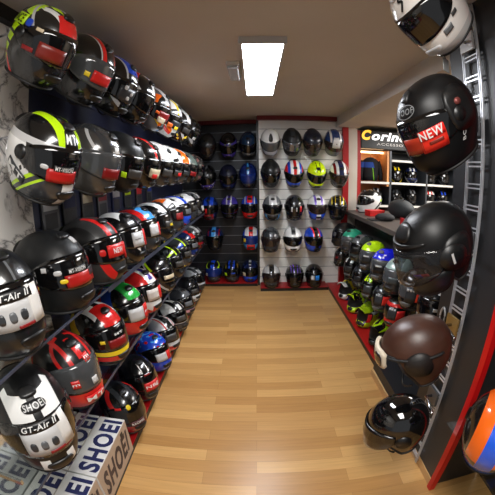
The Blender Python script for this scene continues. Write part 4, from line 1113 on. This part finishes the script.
bm = bmesh.new(); tube(bm, [(0, 0, .41), (0, 0, .45), (.02, 0, .47), (0, 0, .485)], .004, 6); finish(bm, 'hanger', CHROME, jk)
BR = [(2.465, 1.57, 'black', 'yellow', 'dark helmet with yellow side streaks on back room middle shelf, left'), (2.78, 1.57, 'navy', 'lgrey', 'dark helmet with pale crown on back room middle shelf, centre'),
      (3.17, 1.57, 'black', 'grey', 'black grey helmet on back room middle shelf, right'), (3.47, 1.57, 'matte', 'dgrey', 'plain black helmet on back room middle shelf, far right'),
      (3.17, 1.18, 'white', 'red', 'white and red helmet on lower back room shelf'), (2.47, 1.18, 'matte', 'dgrey', 'matte black helmet on lower back room shelf, left'),
      (2.79, 1.18, 'black', 'grey', 'black helmet with grey flash on lower back room shelf'), (3.47, 1.18, 'black', 'blue', 'black helmet with blue flash on lower back room shelf'),
      (2.10, 1.18, 'black', 'silver', 'black helmet with silver flash under the hanging jacket')]
for k, (x, z, b_, c_, lab) in enumerate(BR):
    helmet(Vector((x, YB + .21, z + .1465)), -100 - 6 * (k % 3), 0, 0, .94, label=lab, group='helmets on the back room shelves', base=b_, layers=[band(c_, 40, .0, .03), topring(c_, .02, .05)])


# ------------------------------------------------------------------ camera (wide action-camera lens, nearly equidistant)
cd = bpy.data.cameras.new('Camera'); cam = bpy.data.objects.new('Camera', cd); C.objects.link(cam)
F, K, PIT, YAW, ROL = 311.966, -.0307063, .230685, -.0271995, -.016104
def cdir(v):
    x, y, z = v
    c, s = math.cos(ROL), math.sin(ROL); x, y = x * c - y * s, x * s + y * c
    c, s = math.cos(PIT), math.sin(PIT); y, z = y * c - z * s, y * s + z * c
    c, s = math.cos(YAW), math.sin(YAW); x, z = x * c + z * s, -x * s + z * c
    return Vector((x, z, y))
rx, uy, fz = cdir((1, 0, 0)), cdir((0, 1, 0)), cdir((0, 0, 1))
cam.matrix_world = Matrix(((rx.x, uy.x, -fz.x, 0), (rx.y, uy.y, -fz.y, 0), (rx.z, uy.z, -fz.z, 1.65), (0, 0, 0, 1)))
cd.type = 'PANO'; cd.sensor_fit = 'HORIZONTAL'; cd.sensor_width = 36; cd.sensor_height = 36; cd.clip_start = .02
fm = F * 36 / 495
tgt = cd if hasattr(cd, 'panorama_type') else cd.cycles
tgt.panorama_type = 'FISHEYE_LENS_POLYNOMIAL'; tgt.fisheye_fov = PI
tgt.fisheye_polynomial_k0 = 0; tgt.fisheye_polynomial_k1 = -1 / fm; tgt.fisheye_polynomial_k2 = 0; tgt.fisheye_polynomial_k3 = -K / fm ** 3; tgt.fisheye_polynomial_k4 = 0
sc = bpy.context.scene
sc.camera = cam
sc.view_settings.view_transform = 'Standard'; sc.view_settings.look = 'None'; sc.view_settings.exposure = 0.0
